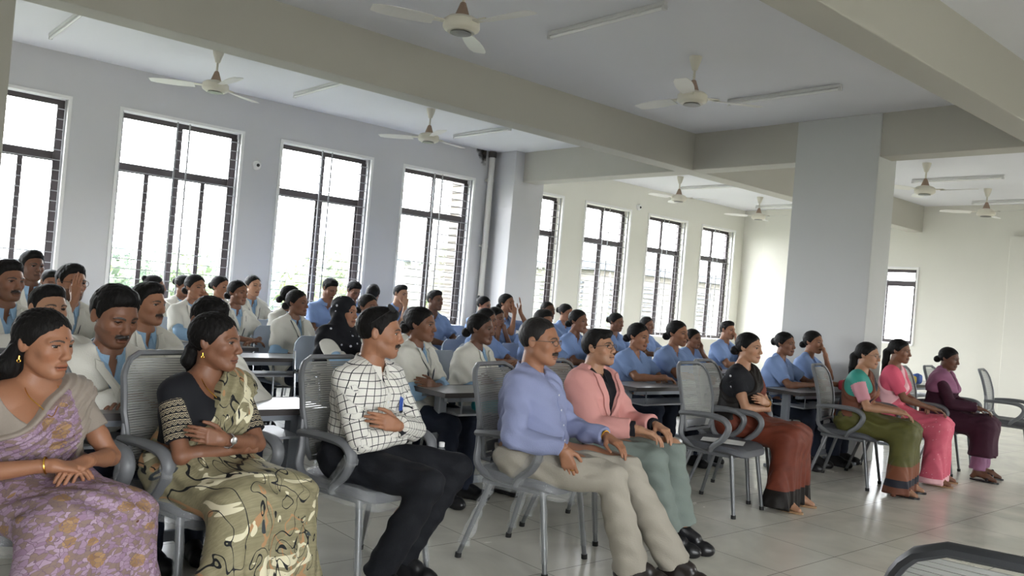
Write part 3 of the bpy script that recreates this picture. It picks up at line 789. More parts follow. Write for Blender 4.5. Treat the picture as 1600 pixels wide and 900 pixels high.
class Person:
    def __init__(s, name, label, px, top, Y, yaw=0, hyaw=0, hpitch=0, hroll=0, hs=1.0, lean=5, sex='m', skin='a', build=1.0,
                 arms='lap', legs='sit', vox=None, group=None, shoulder=1.0, hand_tweak=None, foot='shoe'):
        r = AR*((px-800)/FPX)-AU*((top-450)/FPX)+AF; T = Vector((0, 0, CAM_H))+r*(Y/r.y)
        s.dist = math.hypot(T.x, T.y); s.h = vox or max(.0045, min(.0105, s.dist*.00125))
        s.sex, s.b, s.hs, s.arms_, s.lean = sex, build, hs, arms, math.radians(lean)
        sw = (1.0 if sex == 'm' else .88)*shoulder; s.sw = sw
        H = V3(0, 0, .56); s.H = H
        cl = math.cos(s.lean); ts = (T.z-.56-.248*hs)/(.50*cl); ts = min(max(ts, .74), 1.22); s.ts = ts
        def U(x, y, h):
            h = h*ts; y = y; return V3(x, y*cl-h*math.sin(s.lean), .56+h*cl+y*math.sin(s.lean)*-1*0)
        s.U = U
        s.N = U(0, .01, .50); s.HC = s.N+V3(0, -.028-.03*math.sin(s.lean), .133*hs)
        s.HR = rotm(hyaw, hpitch, hroll)
        # place so that the crown of the head falls on the sight line of the photograph
        off = Matrix.Rotation(yaw, 3, 'Z') @ Vector((0, s.HC[1], 0))
        s.loc = (T.x-off.x, T.y-off.y, 0); s.yaw = yaw
        s.root = thing(name, label, 'person', s.loc, yaw, group)
        s.skin = skin; s.sm = skin_mat(skin); s.base = np.array(lin(SK[skin]))
        al = (.285, .25) if sex == 'm' else (.262, .232)
        s.SL, s.SR = U(.176*sw, .012, .412), U(-.176*sw, .012, .412)
        s.pose_arms(al, arms, hand_tweak or {})
        s.pose_legs(legs)
        s.foot = foot
    def head_pt(s, x, y, z): return s.HC+s.HR @ (V3(x, y, z)*s.hs)
    def pose_arms(s, al, arms, tw):
        U = s.U; A = arms if isinstance(arms, (tuple, list)) else (arms, arms)   # (left, right)
        out = []
        for side, S, k in ((1, s.SL, A[0]), (-1, s.SR, A[1])):
            up = V3(0, 0, 1); cur = .35; hd = None; pole = V3(side*.6, .5, -.8)
            if k == 'lap': W = V3(side*.075, -.27, .685); hd = V3(-side*.9, -.45, -.12); up = V3(0, -.25, 1); pole = V3(side*1.0, .35, -.7)
            elif k == 'thigh': W = V3(side*.15, -.30, .685); hd = V3(-side*.15, -1, -.18)
            elif k == 'knee': W = V3(side*.13, -.36, .69); hd = V3(-side*.5, -1, -.2)
            elif k == 'crossed_up': W = U(-side*.055, -.225, .205); hd = V3(-side*1, .15, .28); up = V3(0, -1, .1); pole = V3(side*1.3, -.1, -1); cur = .3
            elif k == 'crossed_low': W = U(-side*.045, -.190, .145); hd = V3(-side*1, .10, .05); up = V3(0, -1, .3); pole = V3(side*1.3, -.1, -1); cur = .5
            elif k == 'desk': W = V3(side*.10, -.46, .785); hd = V3(-side*.9, -.35, -.05); pole = V3(side*1, .1, -.6)
            elif k == 'desk_low': W = V3(side*.04, -.40, .785); hd = V3(-side*1, -.15, -.05); pole = V3(side*1, .1, -.6)
            elif k == 'chin': W = s.head_pt(side*.035, -.085, -.165); hd = V3(-side*.25, .05, 1); up = V3(0, -1, .1); cur = .75; pole = V3(side*.5, -.35, -1)
            elif k == 'mouth': W = s.head_pt(side*.03, -.135, -.135); hd = V3(-side*.2, .25, 1); up = V3(side*.2, -1, .1); cur = .55; pole = V3(side*.4, -.2, -1)
            elif k == 'cheek': W = s.head_pt(side*.10, -.06, -.14); hd = V3(-side*.15, .05, 1); up = V3(side*1, -.3, 0); cur = .35; pole = V3(side*.5, -.4, -1)
            elif k == 'raised': W = s.head_pt(side*.06, -.15, -.10); hd = V3(0, .0, 1); up = V3(side*.8, -.6, 0); cur = .12; pole = V3(side*.6, -.3, -1)
            elif k == 'hang': W = V3(side*.245, -.16, .575); hd = V3(0, -.15, -1); up = V3(side, 0, 0); pole = V3(side*.5, .8, -.3); cur = .35
            elif k == 'armrest': W = V3(side*.265, -.17, .70); hd = V3(-side*.1, -1, -.15); pole = V3(side*.6, .6, -.8)
            else: W = V3(*k[0]); hd = V3(*k[1]); up = V3(*k[2]); cur = k[3]; pole = V3(*k[4])
            if side in tw: W = W+V3(*tw[side])
            E, W = ik(S, W, al[0], al[1], pole)
            if hd is None: hd = W-E
            out.append(dict(side=side, S=S, E=E, W=W, hd=nrm(hd), up=up, curl=cur))
        s.A = out
    def pose_legs(s, k):
        L = []
        for side in (1, -1):
            hip = V3(side*.095, .0, .545)
            if k == 'sit': kn = V3(side*.125, -.43, .515); an = V3(side*.13, -.40, .085); toe = V3(side*.15, -.56, .03)
            elif k == 'back': kn = V3(side*.13, -.43, .51); an = V3(side*.11, -.22, .09); toe = V3(side*.12, -.37, .03)
            elif k == 'wide': kn = V3(side*.21, -.42, .52); an = V3(side*.14, -.30 if side > 0 else -.36, .085); toe = V3(side*.16, -.45 if side > 0 else -.52, .03)
            elif k == 'out': kn = V3(side*.12, -.45, .53); an = V3(side*.10, -.66, .09); toe = V3(side*.13, -.82, .04)
            elif k == 'ankles': kn = V3(side*.13, -.45, .52); an = V3(-side*.03, -.60+side*.04, .085); toe = V3(-side*.04, -.77+side*.04, .035)
            else: kn, an, toe = [V3(*p) for p in k[0 if side > 0 else 1]]
            L.append(dict(side=side, hip=hip, kn=kn, an=an, toe=toe))
        s.L = L
    # ---- shared primitive lists
    def torso_prims(s, g=0.0, hips=True):
        U = s.U; b = s.b; f = s.sex == 'f'; w = .92 if f else 1.0; P = []; bh = min(b, 1.06)
        for q_ in (1, -1):
            if hips: P.append((V3(q_*.095*w, .02, .575), V3(q_*.085*w, -.03, .555), .108*bh+g, .098*bh+g, .05))
            P.append((V3(q_*.085*w, .01, .58), U(q_*.055*w, .01, .17), .104*bh+g, .100*b*w+g, .05))
            if s.b > 1.12: P.append((U(q_*.04, -.05, .10), U(q_*.04, -.04, .22), .10*b+g, .09*b+g, .05))
            P.append((U(q_*.055*w, .01, .17), U(q_*.078*w, .005, .33), .100*b*w+g, .108*b*w+g, .05))
            P.append((U(q_*.078*w, .005, .33), U(q_*.10*w, .012, .40), .106*b*w+g, .078+g, .04))
            P.append((U(q_*.06, .018, .39), U(q_*.163*s.sw, .012, .412), .068+g*.9, .048+g*.9, .035))
            P.append((U(q_*.10*s.sw, .02, .438), U(q_*.025, .02, .495), .033+g*.8, .038+g*.8, .04))
            if f: P.append((U(q_*.068, -.075, .30), U(q_*.072, -.088, .285), .052*b+g*.7, .050*b+g*.7, .035))
        return P
    def arm_prims(s, A, g=0.0, t1=1.0, k=.012):
        b = .92+.08*s.b if s.sex == 'm' else .86+.1*(s.b-1)
        fore = [(A['S'], A['S']*.35+A['E']*.65, .047*b+g, .042*b+g, .025), (A['S']*.35+A['E']*.65, A['E'], .043*b+g, .038*b+g, .012),
                (A['E'], A['E']*.7+A['W']*.3, .038*b+g, .038*b+g, k), (A['E']*.7+A['W']*.3, A['W'], .038*b+g, .025*b+g, k)]
        return fore
    def leg_prims(s, L, g=0.0):
        b = s.b*.9+.1; m = L['kn']*.6+L['an']*.4+V3(0, .015, 0)
        return [(L['hip'], L['hip']*.4+L['kn']*.6, .085*b+g, .069*b+g, .04), (L['hip']*.4+L['kn']*.6, L['kn'], .069*b+g, .053+g, .03),
                (L['kn'], m, .052+g, .054+g, .02), (m, L['an'], .054+g, .034+g, .02)]
    def bounds(s, pad=.16, lowz=None):
        P = [s.HC, s.SL, s.SR, s.U(0, .12, .2)]+[a[k] for a in s.A for k in 'SEW']+[l[k] for l in s.L for k in ('hip', 'kn', 'an', 'toe')]
        P = np.array(P); lo = P.min(0)-pad; hi = P.max(0)+pad; lo[2] = -.01 if lowz is None else lowz; return lo, hi
    def make_body(s):
        lo, hi = s.bounds(.15); f = Field(lo, (hi[0], hi[1], s.N[2]+.10), s.h)
        for p in s.torso_prims(): f.rc(*p)
        for A in s.A:
            for p in s.arm_prims(A): f.rc(*p)
        for L in s.L:
            for p in s.leg_prims(L): f.rc(*p)
            f.rc(L['an'], L['an']*.45+L['toe']*.55+V3(0, 0, -.005), .033, .030, .02); f.rc(L['an']*.45+L['toe']*.55, L['toe']-V3(0, 0, .006), .030, .021, .02)
            f.rc(L['an'], L['an']+V3(0, .035, -.045), .03, .026, .02)
        nr = .057 if s.sex == 'm' else .047
        f.rc(s.N-V3(0, -.01, .03), s.N*.55+s.head_pt(0, .015, -.06)*.45, nr*1.06, nr*.98, .035)
        f.mask(lambda x, y, z: (z-np.float32(s.N[2]+.062))+0*x+0*y)
        parts = [f.mesh()]; parts[0] = (relax(*parts[0], 1), parts[0][1])
        ncol = [np.tile(s.base, (len(parts[0][0]), 1))]
        # hands on a finer grid
        hh = max(.0026, s.h*.55); s.hp = []
        for A in s.A:
            pr = hand_prims(A['W']+A['hd']*.008, A['hd'], A['up'], A['side'], A['curl'], .98 if s.sex == 'm' else .88)
            Q = np.array([q_ for p in pr for q_ in p[:2]]+[A['W']]); g = Field(Q.min(0)-.03, Q.max(0)+.03, hh)
            for p in pr: g.rc(*p)
            g.rc(A['W']+(A['E']-A['W'])*.12, A['W']+A['hd']*.02, .0245, .021, .018)
            m = g.mesh(); parts.append((relax(*m, 1, .4), m[1])); ncol.append(np.tile(s.base*1.03, (len(m[0]), 1))); s.hp.append(pr)
        hd, hc = s.make_head(); parts.append(hd); ncol.append(hc)
        P, F = merge(parts); col = np.concatenate(ncol)
        mi = np.zeros(len(F), int)
        # eyeballs joined to the same mesh
        if s.dist < 7.5:
            ev = []; ef = []; em = []; o = len(P)
            for q_ in (1, -1):
                c = V3(q_*.031, -.0725, .004); r = .0122; n1, n2 = 10, 14; st = o+len(ev)
                for i in range(n1+1):
                    th = PI*i/n1
                    for j in range(n2):
                        ph = 2*PI*j/n2; d = V3(math.sin(th)*math.cos(ph), -math.cos(th), math.sin(th)*math.sin(ph))
                        ev.append(s.head_pt(*(c+r*d)))
                for i in range(n1):
                    for j in range(n2): ef.append((st+i*n2+j, st+i*n2+(j+1) % n2, st+(i+1)*n2+(j+1) % n2, st+(i+1)*n2+j)); em.append(2 if i < 3 else 1)
            P = np.concatenate([P, np.array(ev)]); F = np.concatenate([F, np.array(ef)[:, ::-1]]); col = np.concatenate([col, np.tile(s.base, (len(ev), 1))]); mi = np.concatenate([mi, np.array(em)])
        s.body = to_obj('body', P, F, [s.sm, m_eyew, m_iris], s.root, col, midx=mi)
        return s
    face = {}
    def make_head(s):
        S = s.hs; R = s.HR; hp = s.head_pt; F_ = s.face
        hh = max(.0022, min(.0055, s.h*.5)); c0 = s.HC; f = Field(c0-.16*S, c0+V3(.16, .16, .145)*S, hh)
        f_ = s.sex == 'f'; wd = F_.get('w', 1.0)*(.97 if f_ else 1.0)
        def E(x, y, z, rx, ry, rz, k=.02, op='u', clip=None): f.el(hp(x, y, z), (rx*S, ry*S, rz*S), k*S, op, R, clip)
        def C(a, b, ra, rb, k=.01, op='u'): f.rc(hp(*a), hp(*b), ra*S, rb*S, k*S, op)
        E(0, .012, .032, .073, .092, .080, .02)
        E(0, -.030, -.012, .060*wd, .060, .080, .03)
        jw = F_.get('jaw', 1.0)*(.86 if f_ else .97)
        E(0, -.034, -.062, .047*jw*wd, .046, .040, .03)
        C((.045*jw*wd, -.005, -.050), (.018*jw, -.062, -.090), .019, .017, .025); C((-.045*jw*wd, -.005, -.050), (-.018*jw, -.062, -.090), .019, .017, .025)
        E(0, -.072, -.090, .022, .018, .018, .018)
        eo = F_.get('eye', .0040)
        for q_ in (1, -1):
            E(q_*.0395*wd, -.056, -.020, .0225, .021, .021, .02)
            C((q_*.014, -.087, .021), (q_*.046, -.070, .020), .0095 if not f_ else .007, .008, .012)
            E(q_*.031, -.094, .003, .0175, .016, .0105, .012, 's')
            # lids around the eyeball with an opening
            E(q_*.031, -.0725, .004, .0142, .0142, .0142, .003, 'u', lambda x, y, z: np.minimum(eo*S-np.abs(z+.0005)-.9*np.abs(x)**2/.014*.25, -(y+.002*S)) if S else 0)
            E(q_*.0110, -.096, -.034, .0092, .010, .0075, .006)
            E(q_*.0075, -.0995, -.0415, .0035, .005, .003, .003, 's')
            # ears
            RR = R @ np.array(Matrix.Rotation(q_*-.30, 3, 'Z') @ Matrix.Rotation(-.15, 3, 'X'))
            f.el(hp(q_*.074*wd, .010, -.002), (.0075*S, .0165*S, .027*S), .006*S, 'u', RR)
            f.el(hp(q_*.0835*wd, .006, .003), (.0055*S, .009*S, .015*S), .004*S, 's', RR)
        C((0, -.085, .016), (0, -.102, -.022), .0090, .0100, .014)
        E(0, -.1035, -.029, .0115, .0115, .0095, .010)
        C((-.010, -.089, -.058), (.010, -.089, -.058), .0085, .0085, .012)
        C((-.017, -.0885, -.0605), (.017, -.0885, -.0605), .0055, .0055, .006)
        C((-.014, -.0885, -.0705), (.014, -.0885, -.0705), .0068, .0068, .006)
        C((-.024, -.0935, -.0655), (.024, -.0935, -.0655), .0016, .0016, .003, 's')
        if F_.get('moustache'):
            C((0, -.0975, -.050), (.026, -.085, -.058), .0058, .004, .004); C((0, -.0975, -.050), (-.026, -.085, -.058), .0058, .004, .004)
        nr = (.057 if s.sex == 'm' else .047)*F_.get('neck', 1)
        f.rc(hp(0, .018, -.045), s.N-V3(0, -.005, .012), nr*.96, nr*1.05, .022)
        f.mask(lambda x, y, z: (np.float32(s.N[2]+.004)-z)+0*x+0*y)
        P, F = f.mesh(); P = relax(P, F, 1, .35)
        L = (P-s.HC) @ R / S                      # local head coordinates
        x, y, z = np.abs(L[:, 0]), L[:, 1], L[:, 2]; col = np.tile(s.base, (len(P), 1))
        def paint(m, c, a=1.0):
            m = np.clip(m, 0, 1)[:, None]*a; col[:] = col*(1-m)+np.array(lin(c) if isinstance(c, str) else c)*m
        fr = y < -.055
        # natural colour variation: warmer cheeks, nose
        paint(np.exp(-(((x-.04)/.02)**2+((z+.03)/.02)**2))*fr, s.base*np.array([1.12, .98, .95]), .6)
        paint(((np.abs(z+.0655) < .0105)*(x < .024-.5*np.abs(z+.065))*(y < -.080)).astype(float), s.base*np.array([.78, .62, .60]) if s.sex == 'm' else s.base*np.array([.88, .55, .52]), .7)
        paint(((np.abs(z+.0655) < .0012+hh*.3)*(x < .024)*(y < -.078)).astype(float), '2a1512', .8)
        zb = .0245-.0055*((x-.03)/.02)**2
        th = (.0046 if s.sex == 'm' else .0034)*np.clip(1.35-x/.06, .4, 1)
        paint(((np.abs(z-zb) < th)*(x > .011)*(x < .053)*fr).astype(float), '15100d', .9)
        lid = np.sqrt((x-.031)**2+(z-.003)**2)
        if s.dist < 7.5: paint(((np.abs(z-.0085+.10*(x-.031)**2/.014) < .0026)*(np.abs(x-.031) < .0145)*fr).astype(float), '0e0908', .95)
        else: paint(((np.abs(z-.004) < .0055)*(np.abs(x-.031) < .013)*(y < -.06)).astype(float), '191110', .85)
        if F_.get('moustache'): paint(((z > -.0605)*(z < -.044)*(x < .031)*(y < -.082)*(z < -.040-.25*x)).astype(float), '14100d', .95)
        if F_.get('stubble'): paint((((z < -.05)*(y < .0)+(z < -.035)*(x > .045)*(y < -.0))*(~((np.abs(z+.066) < .010)*(x < .022)))*(y < .01)*(z > -.112)).clip(0, 1).astype(float), '1c1512', F_['stubble'])
        if F_.get('bindi'): paint(((np.sqrt(x**2+(z-.033)**2) < .0032)*fr).astype(float), '2a0a10' if F_['bindi'] == 1 else F_['bindi'], 1)
        if F_.get('nostril', True): paint(((np.sqrt((x-.0075)**2+(z+.0415)**2) < .0035)*(y < -.09)).astype(float), '20110c', .6)
        return (P, F), col
    # ---- hair
    def hair(s, style='short', m=None, vol=1.0, name='hair'):
        m = m or m_hair; S = s.hs; R = s.HR; hp = s.head_pt; hh = max(.0030, min(.0065, s.h*.62))
        f = Field(s.HC-V3(.19, .26, .36 if style in ('pony', 'loose', 'braid') else .17)*S, s.HC+V3(.19, .26, .18)*S, hh)
        x, y, z = f.pts((slice(None),)*3)
        lx, ly, lz = [((x-s.HC[0])*np.float32(R[0][i])+(y-s.HC[1])*np.float32(R[1][i])+(z-s.HC[2])*np.float32(R[2][i]))/np.float32(S) for i in range(3)]
        ax = np.abs(lx)
        def el(cx, cy, cz, rx, ry, rz):
            q1 = np.sqrt(((lx-cx)/rx)**2+((ly-cy)/ry)**2+((lz-cz)/rz)**2)+1e-6; q2 = np.sqrt(((lx-cx)/rx**2)**2+((ly-cy)/ry**2)**2+((lz-cz)/rz**2)**2)+1e-6
            return q1*(q1-1)/q2
        def sm(a, b, k): h_ = np.maximum(k-np.abs(a-b), 0)/k; return np.minimum(a, b)-h_*h_*k*.25
        if style in ('short', 'thick', 'side', 'thin', 'shaved'):
            t = {'short': .009, 'thick': .017, 'side': .012, 'thin': .006, 'shaved': .003}[style]*vol
            d = el(0, .012, .032, .073+t*.7, .092+t*.8, .080+t)
            if style in ('thick', 'short'): d = sm(d, el(0, -.035, .090, .052, .046, .022+t*.8), .03)
            if style == 'side': d = sm(sm(d, el(.018, -.05, .086, .056, .040, .026), .02), el(-.02, -.062, .070, .040, .030, .026), .02)
            lim = np.interp(ly, [-.12, -.086, -.066, -.05, -.032, -.020, -.008, .0, .018, .03, .05, .11], [.078, .072, .058, .046, .020, -.012, -.020, .012, .020, -.035, -.060, -.066]).astype(np.float32)
            if style == 'thin': lim = lim+np.where(ly < -.045, .012, 0).astype(np.float32)
            if style == 'side': lim = lim-np.where((ly < -.06), .018, 0).astype(np.float32)
            d = d+np.float32(t*1.1)*np.exp(-np.maximum(lz-lim, 0)/.010)
            d = np.maximum(d, lim-lz+.0015*np.sin(ax*420+50*ly))
            a = .0009 if style != 'thick' else .0014
            d = d+a*np.sin(150*lx+40*ly+2*np.sin(90*lz))*np.sin(130*ly-60*lz)+a*.6*np.sin(300*lx+2*np.sin(170*ly))
        else:
            t = .0075*vol
            d = el(0, .012, .032, .074+t, .092+t, .080+t)
            lim = np.interp(ly, [-.12, -.080, -.062, -.045, -.028, -.012, .005, .02, .04, .11], [.070, .064, .050, .030, .004, -.014, -.020, -.036, -.066, -.074]).astype(np.float32)
            lim = lim+.012*np.exp(-(ax/.016)**2)*(ly < -.045)
            d = d+np.float32(t)*np.exp(-np.maximum(lz-lim, 0)/.008)
            d = np.maximum(d, lim-lz)
            d = d+np.where(lz > .05, .0035*np.exp(-(lx/.003)**2)*(ly < .05), 0)      # parting
            d = d+.0006*np.sin(330*ly+150*lz+30*ax+4*np.sin(40*lz))
            bl = []
            if style == 'bun': d = sm(d, el(0, .118, .012, .040, .032, .040), .012)+.0012*np.sin(200*lx+160*lz)
            if style == 'highbun': d = sm(d, el(0, .100, .075, .034, .030, .032), .012)
            if style == 'lowbun': d = sm(d, el(0, .112, -.035, .046, .034, .036), .014)+.001*np.sin(200*lx+160*lz)
        s_off = (ly, lz)
        f.v = d.astype(np.float32)*np.float32(S)
        if style in ('pony', 'loose', 'braid'):
            N = s.N; bk = hp(0, .095, -.03)
            if style == 'pony':
                pts = [hp(0, .088, .005), hp(0, .115, -.03), hp(.0, .105, -.10)*.6+(N+V3(.02, .10, -.02))*.4, N+V3(.05, .10, -.10), N+V3(.08, .095, -.2)]; rs = [.030, .034, .034, .028, .012]
            elif style == 'loose':
                pts = [hp(-.05, .05, -.03), hp(-.045, .075, -.09), N+V3(-.06, .07, -.02), N+V3(-.07, .06, -.09)]; rs = [.034, .046, .044, .026]
                for p0, p1, r0, r1 in zip(pts[:-1], pts[1:], rs[:-1], rs[1:]): f.rc(p0*V3(1, 1, 1), p1, r0, r1, .02)
                pts = [hp(.0, .075, -.02), hp(.0, .10, -.09), N+V3(.0, .095, -.04), N+V3(0, .09, -.14)]; rs = [.04, .050, .046, .026]
            else:
                pts = [hp(0, .085, -.045), hp(.0, .100, -.085), N+V3(.0, .085, .0)]; rs = [.034, .027, .026]
                q_ = [N+V3(-.02-.012*i, .075+.004*i, -.03-.034*i) for i in range(5)]; pts += q_; rs += [.025, .024, .023, .021, .017]
                pts = pts[:3]+[p for p in pts[3:]]
            for i, (p0, p1, r0, r1) in enumerate(zip(pts[:-1], pts[1:], rs[:-1], rs[1:])): f.rc(p0, p1, r0*S, r1*S, .016)
            if style == 'braid':
                for i, p in enumerate(pts[2:]):
                    f.el(p+V3(.008*(-1)**i, 0, 0), (.024, .022, .020), .004)
            zz = f.pts((slice(None),)*3); f.v = (f.v+.0014*np.sin(330*zz[0]+25*zz[2]+140*zz[1])*(f.v < .01)).astype(np.float32)
        P, F = f.mesh(); P = relax(P, F, 1, .3)
        return to_obj(name, P, F, m, s.root)
    # ---- garments
    def lean_inv(s, x, y, z):
        "grid to (x, y, h) of the leaning torso"
        c, sn = math.cos(s.lean), math.sin(s.lean); zz = z-.56
        h = (zz*c-y*sn)/s.ts; yy = y*c+zz*sn
        return x, yy, h
    def folds(s, a=.004, seed=0, horiz=False):
        rn = random.Random(seed); k = [rn.uniform(.8, 1.2) for _ in range(6)]
        def fn(x, y, z):
            return (a*np.sin(38*k[0]*z+22*k[1]*x+2.2*np.sin(15*k[2]*x+9*y)+1.5*np.sin(11*z))*np.sin(19*k[3]*x-25*k[4]*y+14*z)
                    + a*.6*np.sin(75*k[5]*(z+.5*x)+3*np.sin(14*y+8*x)))
        return fn
    def top(s, name, m, g=.012, sleeve='long', neck='round', vdepth=.10, vw=.05, hem=None, arm_g=None, fold=.0035, seed=0, open_front=0, collar=False, uv=False, rolled=0, extra=None, hemlen=0, col=None, neck_r=.013, torso=True):
        """shirt, blouse, coat or scrub top. sleeve: long, short (mid upper arm), elbow, half; hem: height of the cut
        open_front: half width of the strip left open; collar adds a stand collar."""
        lo, hi = s.bounds(.17); lo[2] = .40 if not hemlen else .33
        f = Field(lo, (hi[0], hi[1], s.N[2]+.09), s.h)
        for p in s.torso_prims(g, hips=(hem is None or hemlen)): f.rc(*p)
        if hemlen:       # coat skirt lying over the thighs
            for L in s.L:
                e = L['hip']+(L['kn']-L['hip'])*hemlen; f.rc(L['hip'], e, .098+g, .085+g, .05, flat=(e, nrm(L['kn']-L['hip'])))
        if hem is not None and not hemlen: f.mask(lambda x, y, z: (np.float32(hem)-z)+0*x+0*y)
        ag = g*1.1 if arm_g is None else arm_g
        for A in s.A:
            S, E, W_ = A['S'], A['E'], A['W']; ap = s.arm_prims(A, ag)
            u = nrm(E-S); w = nrm(W_-E)
            if sleeve == 'none': continue
            tt = {'cap': .30, 'short': .55, 'half': .78, 'elbow': .92}.get(sleeve)
            if tt:
                c = S+(E-S)*tt; r = .050*(.95 if s.sex == 'm' else .86)+ag
                f.rc(S, c+u*.03, r, r*.93+.004, .02, flat=(c, u))
            else:
                t = {'long': .97, 'cuff': .86, 'three': .45, 'rolled': .25}[sleeve]
                f.rc(*ap[0]); f.rc(*ap[1]); c = E+(W_-E)*t; r1 = np.interp(t, [0, .3, 1], [.040, .040, .029])+ag
                f.rc(E, c+w*.03, .041+ag, r1, .012, flat=(c, w))
        if fold: f.add_disp(s.folds(fold, seed))
        nr = (.057 if s.sex == 'm' else .047)+neck_r
        f.rc(s.N-V3(0, 0, .01), s.N+V3(0, -.03, .12), nr, nr, .004, 's')
        if collar:   # stand collar with falling points
            c = s.N+V3(0, -.004, .016); sl = (slice(None),)*3; x, y, z = f.pts(sl)
            px, py, pz = x-c[0], y-c[1], z-c[2]; tl = pz*.35
            rr = np.sqrt(px**2+((py+tl*1.0))**2*1.05); ring = np.abs(rr-(nr+.006-.18*pz))-.0045
            ring = np.maximum(ring, np.abs(pz+np.where(py < 0, -.35*py-.0*pz, 0)*-1*.55)-.024)
            ring = np.maximum(ring, -(py+.0)-.0*px+np.where(np.abs(px) < .018, .1, -.2))
            f.v = np.minimum(f.v, ring.astype(np.float32))
        def cut(x, y, z):
            X, Yl, h = s.lean_inv(x, y, z); ax = np.abs(X)
            r = -1e3+0*X+0*Yl+0*h
            if neck == 'v':
                w = vw*np.clip((h-(.485-vdepth))/vdepth, 0, 2); r = np.maximum(r, np.minimum(w-ax, -.02-Yl)+np.where(h < .485-vdepth, -1, 0))
            if neck == 'scoop':
                e = 1-np.sqrt((X/vw)**2+((h-.50)/vdepth)**2+0*Yl); r = np.maximum(r, np.minimum(e*.05, .03-Yl))
            if neck == 'broad':   # deep both sides
                e = 1-np.sqrt((X/vw)**2+((h-.50)/vdepth)**2+0*Yl); r = np.maximum(r, e*.05)
            if open_front:
                r = np.maximum(r, np.minimum(open_front*(.5+h*1.2)-ax, -.03-Yl))
            return r
        if neck in ('v', 'scoop', 'broad') or open_front: f.mask(cut)
        if extra: f.mask(extra)
        P, F = f.mesh(); P = relax(P, F, 1, .3)
        uvv = None
        if uv:
            uvv = np.zeros((len(P), 3)); X, Yl, h = s.lean_inv(P[:, 0], P[:, 1], P[:, 2])
            uvv[:, 0] = X+np.sign(X)*np.where(np.abs(X) > .13, np.abs(Yl)*.9, 0); uvv[:, 0] = np.arctan2(X*.8, -Yl+.0)*.155; uvv[:, 1] = h
            best = np.full(len(P), .062)
            for i, A in enumerate(s.A):
                for a, b, o in ((A['S'], A['E'], 0), (A['E'], A['W'], np.linalg.norm(A['E']-A['S']))):
                    ab = b-a; L = np.linalg.norm(ab); n = ab/L; t = ((P-a) @ n); dd = P-a-np.clip(t, 0, L)[:, None]*n; dist = np.linalg.norm(dd, axis=1)
                    e1 = nrm(np.cross(n, [0, 0, 1.0001])); e2 = np.cross(n, e1)
                    mk = (dist < best)*(t > (.045 if o == 0 else -.03))*(t < L+.03); best[mk] = dist[mk]
                    ang = np.arctan2(dd @ e2, dd @ e1)
                    uvv[mk, 0] = ang[mk]*.05+.3; uvv[mk, 1] = (t+o)[mk]; uvv[mk, 2] = 1
        c_ = None
        if col: c_ = col(s, P)
        return to_obj(name, P, F, m, s.root, color=c_, uv=uvv)
    def from_lean(s, X, Yl, h):
        c, sn = math.cos(s.lean), math.sin(s.lean); return V3(X, Yl*c-h*s.ts*sn, .56+h*s.ts*c+Yl*sn)
    def collar(s, m, g=.012, drop=.034, point=.030, gap=14, up=.030, name='collar'):
        "folded shirt collar: stand and fall in one closed strip around the neck, open at the throat"
        nr = (.057 if s.sex == 'm' else .047); mb = MB(); vs = []; n = 30; r0 = nr+g
        for i in range(n+1):
            ph = math.radians(-180+gap+(360-2*gap)*i/n); fr = (1-math.cos(ph))/2; e = fr**6
            dx, dy = math.sin(ph), math.cos(ph)
            top_ = up-.052*fr; low = top_-drop-point*e; ro = r0+.012+.020*fr
            for r, z in ((r0-.002, top_-drop), (r0, top_), (r0+.005, top_+.003), (ro+.003, low), (ro-.002, low), (r0+.003, top_-.006)):
                p = s.N+V3(dx*r*(1.0+.10*(r > r0+.01)), dy*r*.98-.012*fr+.008, 0)+V3(0, -math.sin(s.lean)*z, z-.004); vs.append(tuple(p))
        fs = [tuple(range(6)), tuple(n*6+j for j in range(6))[::-1]]
        for i in range(n):
            for j in range(6): fs.append((i*6+j, i*6+(j+1) % 6, i*6+6+(j+1) % 6, i*6+6+j))
        return mb.add(vs, fs).build(name, m, s.root, True)
    def placket(s, o, m, h0=.08, h1=.43, mb_=None):
        me = o.data; n = len(me.vertices); c = np.empty(n*3, np.float32); me.vertices.foreach_get('co', c); c = c.reshape(-1, 3)
        X, Yl, h = s.lean_inv(c[:, 0], c[:, 1], c[:, 2]); fr = (Yl < -.02)*(np.abs(X) < .05); X, Yl, h = X[fr], Yl[fr], h[fr]; vs = []; K = 16; bt = []
        for i in range(K+1):
            hh = h0+(h1-h0)*i/K; m_ = (np.abs(h-hh) < .014)*(np.abs(X) < .022); y = float(np.median(Yl[m_])) if m_.any() else -.12
            for xx, dy in ((-.014, .001), (-.014, -.0035), (.014, -.0035), (.014, .001)): vs.append(tuple(s.from_lean(xx, y+dy, hh)))
            if i % 4 == 1: bt.append(s.from_lean(0, y-.0035, hh))
        fs = [(0, 1, 2, 3), tuple(K*4+j for j in (3, 2, 1, 0))]+[(i*4+j, i*4+(j+1) % 4, i*4+4+(j+1) % 4, i*4+4+j) for i in range(K) for j in range(4)]
        p = MB().add(vs, fs).build('placket', m, s.root, False)
        for b_ in bt: MB().lathe([(.0005, 0), (.0055, 0), (.0055, .002), (.0005, .0022)], b_, 12, M3=Matrix.Rotation(PI/2, 3, 'X')).build('button', mb_ or m, p, True)
